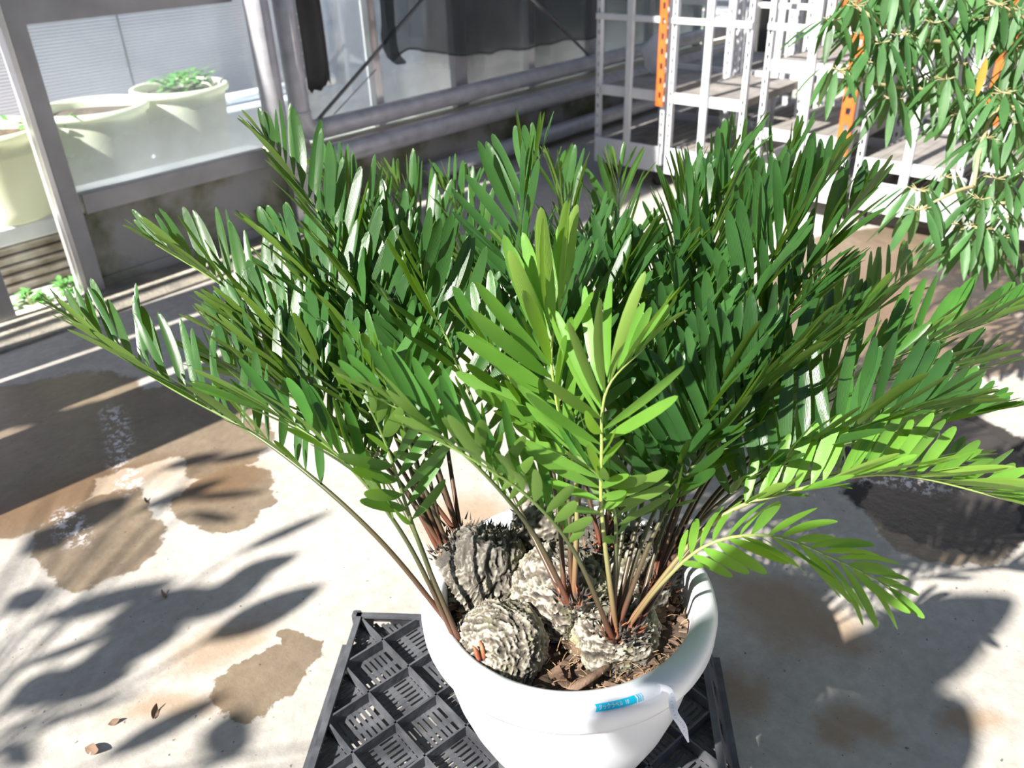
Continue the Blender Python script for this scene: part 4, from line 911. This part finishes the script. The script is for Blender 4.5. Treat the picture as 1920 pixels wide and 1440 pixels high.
# pale plastic bag on the first trolley
bmn = MB(); vs = []
for i in range(13):
    for j in range(16):
        a = 2 * PI * j / 16; u = i / 12; r = 0.075 * math.sin(PI * min(1, .08 + u)) ** .7 * (1 + .35 * noise.noise(Vector((math.cos(a) * 1.5, math.sin(a) * 1.5, u * 4))))
        vs.append((4.42 + r * math.cos(a), 2.90 + r * math.sin(a) * 1.2, 0.516 + 0.26 * u))
bmn.add(vs, [(i * 16 + j, i * 16 + (j + 1) % 16, (i + 1) * 16 + (j + 1) % 16, (i + 1) * 16 + j) for i in range(12) for j in range(16)])
# (built beside the left upright, resting on the shelf level)
bag = bmn.build('plastic_bag', MT['film'], smooth=True); bag.location = (0, -0.14, 0); tag(bag, 'crumpled pale plastic bag on the shelf of the trolley nearest the net', 'bag')
# dark backdrop of the greenhouse behind the trolleys: end wall
o = MB().box(7.3, 7.4, -1.5, WY, 0, 2.4).build('wall_right', MT['dark']); tag(o, 'dark end wall behind the trolleys', 'wall', kind='structure')

# ------------------------------------------------------------------ buckets outside
def bucket(cx_, cy_, zb, zt, rb, rt, label, fill=MT['soil'], stand=None):
    t = empty('bucket', (cx_, cy_, zb)); tag(t, label, 'bucket', 'big cream buckets outside the glass')
    pr = [(0, 0.0), (rb, 0.0), (rb + 0.006, 0.01)] + [(rb + (rt - rb) * k / 8, (zt - zb) * k / 8) for k in range(1, 9)]
    H_ = zt - zb
    pr = pr[:-1] + [(rt - .002, H_ - .035), (rt + 0.014, H_ - .034), (rt + 0.018, H_ - .02), (rt + 0.016, H_ - .004), (rt + .008, H_), (rt - .006, H_ - .002), (rt - .010, H_ - .02), (rt - .014, H_ - .10)]
    MB().lathe(pr, (0, 0, 0), 56).build('wall_shell', MT['barrel'], t, smooth=True)
    def sf(u, v):
        a = 2 * PI * u; r = (rt - 0.013) * v; return (r * math.cos(a), r * math.sin(a), H_ - 0.045 + 0.012 * noise.noise(Vector((r * math.cos(a) * 9, r * math.sin(a) * 9, 0))))
    s_ = cloth_grid(sf, 40, 12, 'soil', fill); s_.parent = t
    return t
p1 = ony(0, 200, 4.0); 
bucket(1.20, 4.08, 0.28, 0.655, 0.20, 0.235, 'cream bucket on the tray stack, cut by the left edge of the picture')
bucket(1.715, 4.16, 0.30, 0.655, 0.20, 0.238, 'middle cream bucket of dark soil behind the hazy pane')
bucket(2.215, 4.24, 0.30, 0.66, 0.19, 0.225, 'cream bucket with a leafy plant, nearest the grey pipes')
def tray_stack(x0, x1, y0, y1, n, z1, label):
    t = empty('tray_stack', ((x0 + x1) / 2, (y0 + y1) / 2, -0.01)); tag(t, label, 'trays')
    h = z1 / (n + 1.6)
    for k in range(n):
        b = MB().box(x0 + 0.012 * (k % 2), x1, y0 + 0.004 * (k % 3), y1, -0.009 + k * h, -0.009 + k * h + h * 0.62).box(x0 - 0.012, x1 + 0.01, y0 - 0.012, y1, -0.009 + k * h + h * 0.62, -0.009 + k * h + h * 0.9)
        put(b.build('tray', MT['tray'], bevel=0.006), t)
    put(MB().box(x0 - 0.015, x1 + 0.01, y0 - 0.015, y1, -0.009 + n * h, z1).build('top_box', MT['white_paint'], bevel=0.008), t)
    return t
tray_stack(0.98, 1.46, 3.90, 4.36, 5, 0.279, 'stack of stained plastic trays with a pale box on top, under the left bucket')
tray_stack(1.49, 1.93, 3.90, 4.36, 5, 0.299, 'stack of trays under the middle bucket')
tray_stack(1.97, 2.43, 4.0, 4.45, 5, 0.299, 'stack of trays under the bucket nearest the pipes')

# ------------------------------------------------------------------ small plants
def weed(name, c, h, n, label, m='whorl', spread=0.06, seed=0, lw=0.02, cat='weed'):
    rg = random.Random(seed); c = np.array(c, float); t = empty(name, tuple(c)); tag(t, label, cat)
    lv = Leaves(); st_ = MB()
    for k in range(n):
        a = rg.uniform(0, 2 * PI); e = np.array([math.cos(a), math.sin(a), 0]); hh = h * rg.uniform(.5, 1); top = c + e * spread * rg.uniform(.2, 1) + np.array([0, 0, hh])
        st_.tube([c + e * 0.004, (c + top) / 2 + np.array([0, 0, hh * .15]), top], 0.0012, 4)
        for j in range(4):
            aa = a + rg.uniform(-1.5, 1.5); d = np.array([math.cos(aa), math.sin(aa), rg.uniform(-.1, .7)])
            lv.blade(top * (0.5 + j * .16) + (c + e * .01) * (0.5 - j * .16), d, np.cross(d, [0, 0, 1.0]), np.array([0, 0, 1.0]), lw * 2.4 * rg.uniform(.7, 1.1), lw, bend=-.2, tint=rg.random(), tbl=TBL_P)
    put(st_.build('stem', MT['twig']), t); o = lv.build('foliage', MT[m]); put(o, t); tag(o, kind='stuff'); return t
weed('bucket_plant', (2.22, 4.22, 0.612), 0.11, 26, 'leafy plant growing in the bucket nearest the pipes', 'bush', 0.14, 3, 0.035, 'plant')
weed('bucket_plant', (1.52, 4.02, 0.61), 0.05, 5, 'small sprig at the left rim of the middle bucket', 'bush', 0.05, 4, 0.02, 'plant')
weed('bucket_plant', (1.36, 4.05, 0.615), 0.07, 8, 'leafy sprig in the left bucket beside the door post', 'bush', 0.08, 14, 0.025, 'plant')
q = ony(490, 398, WY - 0.02)
weed('weed', (q[0], WY - 0.02, q[2] - 0.03), 0.05, 5, 'tiny green weed growing on the mossy wall left of the stanchion', 'bush', 0.03, 5, 0.018)
for k, (pp_, n_, lab) in enumerate((((60, 572), 14, 'green weeds in the door opening beside the dark jamb'), ((135, 545), 14, 'green weeds at the foot of the dark grey door post'))):
    q = onz(pp_[0], pp_[1], -0.01); weed('weed', (q[0], max(q[1], WY + 0.08), -0.01), 0.05, n_, lab, 'bush', 0.09, 8 + k, 0.022)
# grasses and bushes outside behind the net
def bush(c, r, n, label, seed, m='bush', lw=0.05, cat='bush', ll=2.0, name='bush'):
    rg = random.Random(seed); t = empty(name, (c[0], c[1], -0.01)); tag(t, label, cat)
    lv = Leaves(); st_ = MB()
    for k in range(7):
        d = np.array([rg.gauss(0, .4), rg.gauss(0, .4), 1]); st_.tube([(c[0], c[1], -0.01), tuple(np.array([c[0], c[1], 0]) + nrm(d) * (c[2] + r[2] * .5))], [0.02, 0.006], 6)
    for k in range(n):
        d = nrm(np.array([rg.gauss(0, 1), rg.gauss(0, 1), rg.gauss(0, 1)])); p = np.array(c) + d * np.array(r) * rg.uniform(.55, 1.0) * (1 + .25 * noise.noise(Vector(d * 3 + np.array([seed, 0, 0]))))
        if p[2] < 0.02: continue
        e = nrm(d + np.array([rg.gauss(0, .7), rg.gauss(0, .7), rg.gauss(0, .7) + .2]))
        lv.blade(p, e, np.cross(e, nrm(np.array([rg.gauss(0, 1), rg.gauss(0, 1), 1.]))), d, lw * ll * rg.uniform(.7, 1.2), lw, bend=-.15, tint=rg.random(), tbl=TBL_P)
    put(st_.build('stem', MT['twig']), t); put(tag(lv.build('foliage', MT[m]), kind='stuff'), t); return t
bush((6.2, 6.9, 0.55), (0.45, 0.25, 0.6), 900, 'dark green bush outside behind the left half of the net', 1)
bush((7.45, 6.4, 0.5), (0.75, 0.5, 0.75), 1300, 'green bush outside behind the right half of the net', 2)
bush((9.6, 6.6, 0.7), (0.9, 0.7, 1.2), 900, 'green bush outside behind the far mullion', 3)
bush((6.3, 5.35, 0.25), (0.5, 0.22, 0.40), 700, 'bright green weedy clump outside left of the trolleys', 4, lw=0.03, ll=3)
def grass_tuft(c, h, n, label, seed):
    rg = random.Random(seed); lv = Leaves(); c = np.array(c, float)
    for k in range(n):
        a = rg.uniform(0, 2 * PI); d = np.array([math.cos(a) * .35, math.sin(a) * .35, 1]); lv.blade(c + np.array([rg.gauss(0, .03), rg.gauss(0, .03), 0]), d, np.array([-math.sin(a), math.cos(a), 0]), np.array([math.cos(a), math.sin(a), .2]), h * rg.uniform(.6, 1.1), 0.009, bend=-rg.uniform(-.3, .1), tint=rg.random(), tbl=TBL_P)
    o = lv.build('tall_grass', MT['leaf_mid']); tag(o, label, 'grass'); return o
bush((8.4, 5.2, 0.4), (0.7, 0.4, 0.8), 900, 'dark green bush outside behind the first white trolley', 12)
grass_tuft((5.0, 4.4, -0.01), 0.80, 40, 'tall grass tuft outside crossing behind the bright mullion', 6)
grass_tuft((5.5, 4.5, -0.01), 0.75, 40, 'tall grass tuft outside right of the bright mullion', 7)
o = MB().box(4.4, 6.4, 6.3, 6.34, 0.18, 1.6).build('green_tarpaulin', mat('teal_tarp', (0.02, 0.30, 0.22), (0.04, 0.42, 0.32), 0.5, 0, 2, 0.3)); tag(o, 'teal green tarpaulin hanging far outside behind the net', 'tarpaulin')
o = MB().box(5.35, 5.8, 5.0, 5.05, 0, 0.10).build('garden_edge', MT['blue_wall']); tag(o, 'low pale wall outside below the net', 'wall', kind='structure')

# ------------------------------------------------------------------ shrub with whorled drooping leaves on the right
shrub = empty('whorl_leaved_shrub', (3.05, 0.02, 0.0)); tag(shrub, 'shrub with drooping whorls of narrow leaves on pale stems, before the trolleys', 'shrub')
SP = onz(2080, 560, 0.0); shrub.location = (float(SP[0]), float(SP[1]), 0)
prs = [(0, 0.005), (0.10, 0.005), (0.14, 0.24), (0.152, 0.24), (0.152, 0.26), (0.135, 0.26), (0.13, 0.22), (0, 0.22)]
MB().lathe(prs, (0, 0, 0), 32).build('pot', MT['dark'], shrub, smooth=True)
base = np.array([SP[0], SP[1], 0.2])
def branch(pts, r0, r1):
    P, _ = catmull(pts, 20); o = MB().tube(P, list(np.linspace(r0, r1, 20)), 8).build('branch', MT['stem'], smooth=True); put(o, shrub); return P
br = []
br.append(branch([base, dep(2020, 300, 2.35), dep(1960, 120, 2.25), dep(1830, 85, 2.2), dep(1700, 70, 2.15), dep(1605, 12, 2.1)], 0.012, 0.004))
br.append(branch([base, dep(2030, 330, 2.3), dep(1900, 190, 2.25), dep(1780, 172, 2.2), dep(1640, 158, 2.15), dep(1572, 132, 2.1)], 0.012, 0.004))
br.append(branch([base, dep(2000, 300, 2.2), dep(1890, 190, 2.15), dep(1845, 250, 2.1), dep(1825, 350, 2.05)], 0.010, 0.005))
br.append(branch([dep(1825, 350, 2.05), dep(1790, 360, 2.02), dep(1720, 395, 2.0)], 0.005, 0.0025))
br.append(branch([base, dep(2010, 400, 2.2), dep(1930, 380, 2.2), dep(1860, 382, 2.15)], 0.009, 0.004))
br.append(branch([base, dep(2040, 200, 2.2), dep(1960, 60, 2.15), dep(1890, 20, 2.1), dep(1800, -30, 2.1)], 0.010, 0.004))
WH = [(1605, 12, 2.1), (1683, 66, 2.12), (1752, 44, 2.15), (1572, 132, 2.1), (1835, 40, 2.15), (1880, 170, 2.15), (1904, 232, 2.1), (1866, 335, 2.08), (1838, 374, 2.02), (1722, 394, 2.0),
      (1774, 332, 2.1), (1722, 358, 2.04), (1842, 430, 2.05), (1894, 412, 2.1), (1800, 120, 2.2), (1660, -10, 2.15), (1740, 150, 2.2), (1900, 90, 2.15), (1870, 10, 2.1), (1560, 40, 2.15), (1640, 120, 2.12),
      (1790, 0, 2.15), (1700, 130, 2.2), (1850, 260, 2.1), (1795, 215, 2.2), (1925, 330, 2.1), (1720, 0, 2.2), (1830, 170, 2.15), (1915, 20, 2.1), (1940, 160, 2.1)]
rg = random.Random(9)
while len(WH) < 78:
    x = rg.uniform(1590, 1990); y = rg.uniform(-40, 470)
    if x < 1720 and y > 190: continue
    if x < 1800 and 190 < y < 330: continue
    WH.append((x, y, rg.uniform(2.05, 2.45)))
for k, (x, y, t_) in enumerate(WH):
    c = dep(x, y, t_); lv = Leaves(); st_ = MB(); nl = rg.randint(7, 10); az0 = rg.uniform(0, 6.28)
    for j in range(nl):
        a = az0 + 2 * PI * j / nl + rg.uniform(-.15, .15); h = np.array([math.cos(a), math.sin(a), 0])
        d0 = nrm(h + np.array([0, 0, rg.uniform(.05, .5)])); pl = rg.uniform(.02, .035); b0 = c + d0 * pl
        st_.tube([c, b0], 0.0011, 4)
        d = nrm(h * rg.uniform(.5, .9) + np.array([0, 0, -rg.uniform(.45, 1.15)]))
        lv.blade(b0, d, np.cross(d, [0, 0, 1.0]), h * .8 + np.array([0, 0, 1.0]), rg.uniform(.095, .145), rg.uniform(.017, .025), bend=rg.uniform(-.22, -.02), tint=rg.random(), tbl=TBL_P, chan=.3, curl=rg.gauss(0, .3))
    o = lv.build('leaf_whorl', MT['whorl']); put(o, shrub)
    s_ = st_.build('leaf_stalk', MT['stem'], o, smooth=True)
lv = Leaves(); c = dep(1850, 105, 2.05); lv.blade(c, np.array([0.05, 0, -1.0]), R[:, 0], -R[:, 2], .10, .022, bend=-.05, tint=.6, tbl=TBL_P)
tag(put(lv.build('yellowed_leaf', MT['old_leaf']), shrub), 'single yellow dying leaf')
# clear plastic cup/bag under the shrub
bq = onz(1768, 474, 0.0); vs = []; bm_ = MB()
for i in range(19):
    for j in range(24):
        u = i / 18; a = 2 * PI * j / 24; r = (0.058 - 0.034 * u ** .7) * (1 + .16 * noise.noise(Vector((math.cos(a) * 2, math.sin(a) * 2, u * 6)))) * (0.25 if i == 0 else 1)
        vs.append((bq[0] + r * math.cos(a), bq[1] + r * math.sin(a), 0.002 + 0.33 * u))
bm_.add(vs, [(i * 24 + j, i * 24 + (j + 1) % 24, (i + 1) * 24 + (j + 1) % 24, (i + 1) * 24 + j) for i in range(18) for j in range(24)])
o = bm_.build('clear_bottle', MT['film'], smooth=True); tag(o, 'crumpled clear plastic bottle standing on the floor under the shrub leaves', 'bottle')

# ------------------------------------------------------------------ litter on the floor
LIT = [((160, 1403), .014, 'curled brown dead leaf at the lower left of the floor'), ((288, 1350), .010, 'small dry brown leaf left of the crate'), ((203, 1360), .008, 'tiny brown leaf crumb between the two larger dry leaves'), ((278, 945), .008, 'small tan crumb on the dry floor between wet patches'),
       ((312, 1123), .009, 'dark grit lump in the middle of the left floor')]
for k, (p, s_, lab) in enumerate(LIT):
    c = onz(p[0], p[1], 0.0) + np.array([0, 0, .003]); lv = Leaves(); a = random.Random(k).uniform(0, 6)
    d = np.array([math.cos(a), math.sin(a), .1]); lv.blade(c, d, np.array([-math.sin(a), math.cos(a), .2]), np.array([0, 0, 1.]), s_ * 3.2, s_ * 1.6, bend=.25, tbl=TBL_P, curl=1.2, chan=.6)
    o = lv.build('dead_leaf', MT['bark']); tag(o, lab, 'dead leaf', 'dead leaves on the floor')

# ------------------------------------------------------------------ plant standing out of the frame on the left: its leaves dapple the floor, some added for shade at the right
def sp_floor(px_, py_, h):
    p = onz(px_, py_, 0); return np.array([p[0] - SH[0] * h, p[1] - SH[1] * h, h])
tall = empty('tall_foliage_plant', (-1.6, 1.6, 0)); tag(tall, 'tall broad-leaved plant outside the frame whose leaves shade the floor at the left, with leaves added at the right for the shadow of the viewer', 'plant')
prs = [(0, 0.005), (0.16, 0.005), (0.2, 0.34), (0.215, 0.34), (0.215, 0.37), (0.19, 0.37), (0.185, 0.33), (0, 0.33)]
MB().lathe(prs, (0, 0, 0), 32).build('pot', MT['dark'], tall, smooth=True)
STK = [  # shadow strokes on the floor (pixels from, to, width m), height
    ((600, 1100), (380, 1205), .085), ((505, 1070), (330, 1170), .09), ((420, 1110), (180, 1180), .12), ((260, 1170), (0, 1265), .030), ((330, 1090), (60, 1170), .07), ((340, 1180), (150, 1240), .10),
    ((420, 1305), (180, 1430), .05), ((450, 1330), (400, 1440), .10), ((270, 1200), (80, 1330), .10), ((150, 1255), (0, 1330), .09), ((250, 1255), (100, 1320), .05), ((270, 1300), (0, 1380), .028),
    ((620, 960), (440, 1040), .035), ((560, 1040), (420, 1090), .06), ((420, 900), (250, 960), .05), ((500, 925), (330, 935), .035), ((440, 980), (350, 960), .04), ((240, 930), (90, 1010), .10), ((140, 980), (40, 1040), .10),
    ((210, 860), (0, 930), .09), ((120, 830), (0, 900), .10), ((340, 800), (140, 860), .09), ((440, 760), (250, 810), .10), ((300, 740), (60, 800), .12), ((130, 770), (0, 800), .08), ((420, 850), (300, 880), .05), ((520, 840), (380, 870), .035),
    ((1850, 1190), (1500, 1290), .17), ((1810, 1320), (1600, 1440), .20), ((1900, 1130), (1600, 1230), .15), ((1690, 1370), (1400, 1445), .22),  # leaves added to stand in for the viewer's own shadow at lower right
    ((100, 1100), (0, 1150), .08), ((60, 1390), (0, 1440), .09)]
lvt = MB(); lvl = Leaves(); rg = random.Random(21); stems = MB()
for k, (a, b_, w) in enumerate(STK):
    h = 1.55 + 0.35 * ((k * 37) % 10) / 10
    A = sp_floor(a[0], a[1], h); B = sp_floor(b_[0], b_[1], h)
    d = B - A; lvl.blade(B, -d, np.cross(-d, [0, 0, 1.0]), np.array([0, 0, 1.0]), float(np.linalg.norm(d)), w * 1.15, bend=0.05, tint=rg.random(), tbl=TBL_P)
    top = np.array([-1.6 + rg.uniform(-.05, .05), 1.6 + rg.uniform(-.05, .05), 1.2])
    stems.tube(catmull([(-1.6, 1.6, .33), top, B + np.array([-.05, 0, .02]), B], 12)[0], [0.008] * 6 + [0.004] * 6, 6)
put(lvl.build('leaves_spray', MT['leaf']), tall); put(stems.build('stem', MT['stem'], smooth=True), tall)
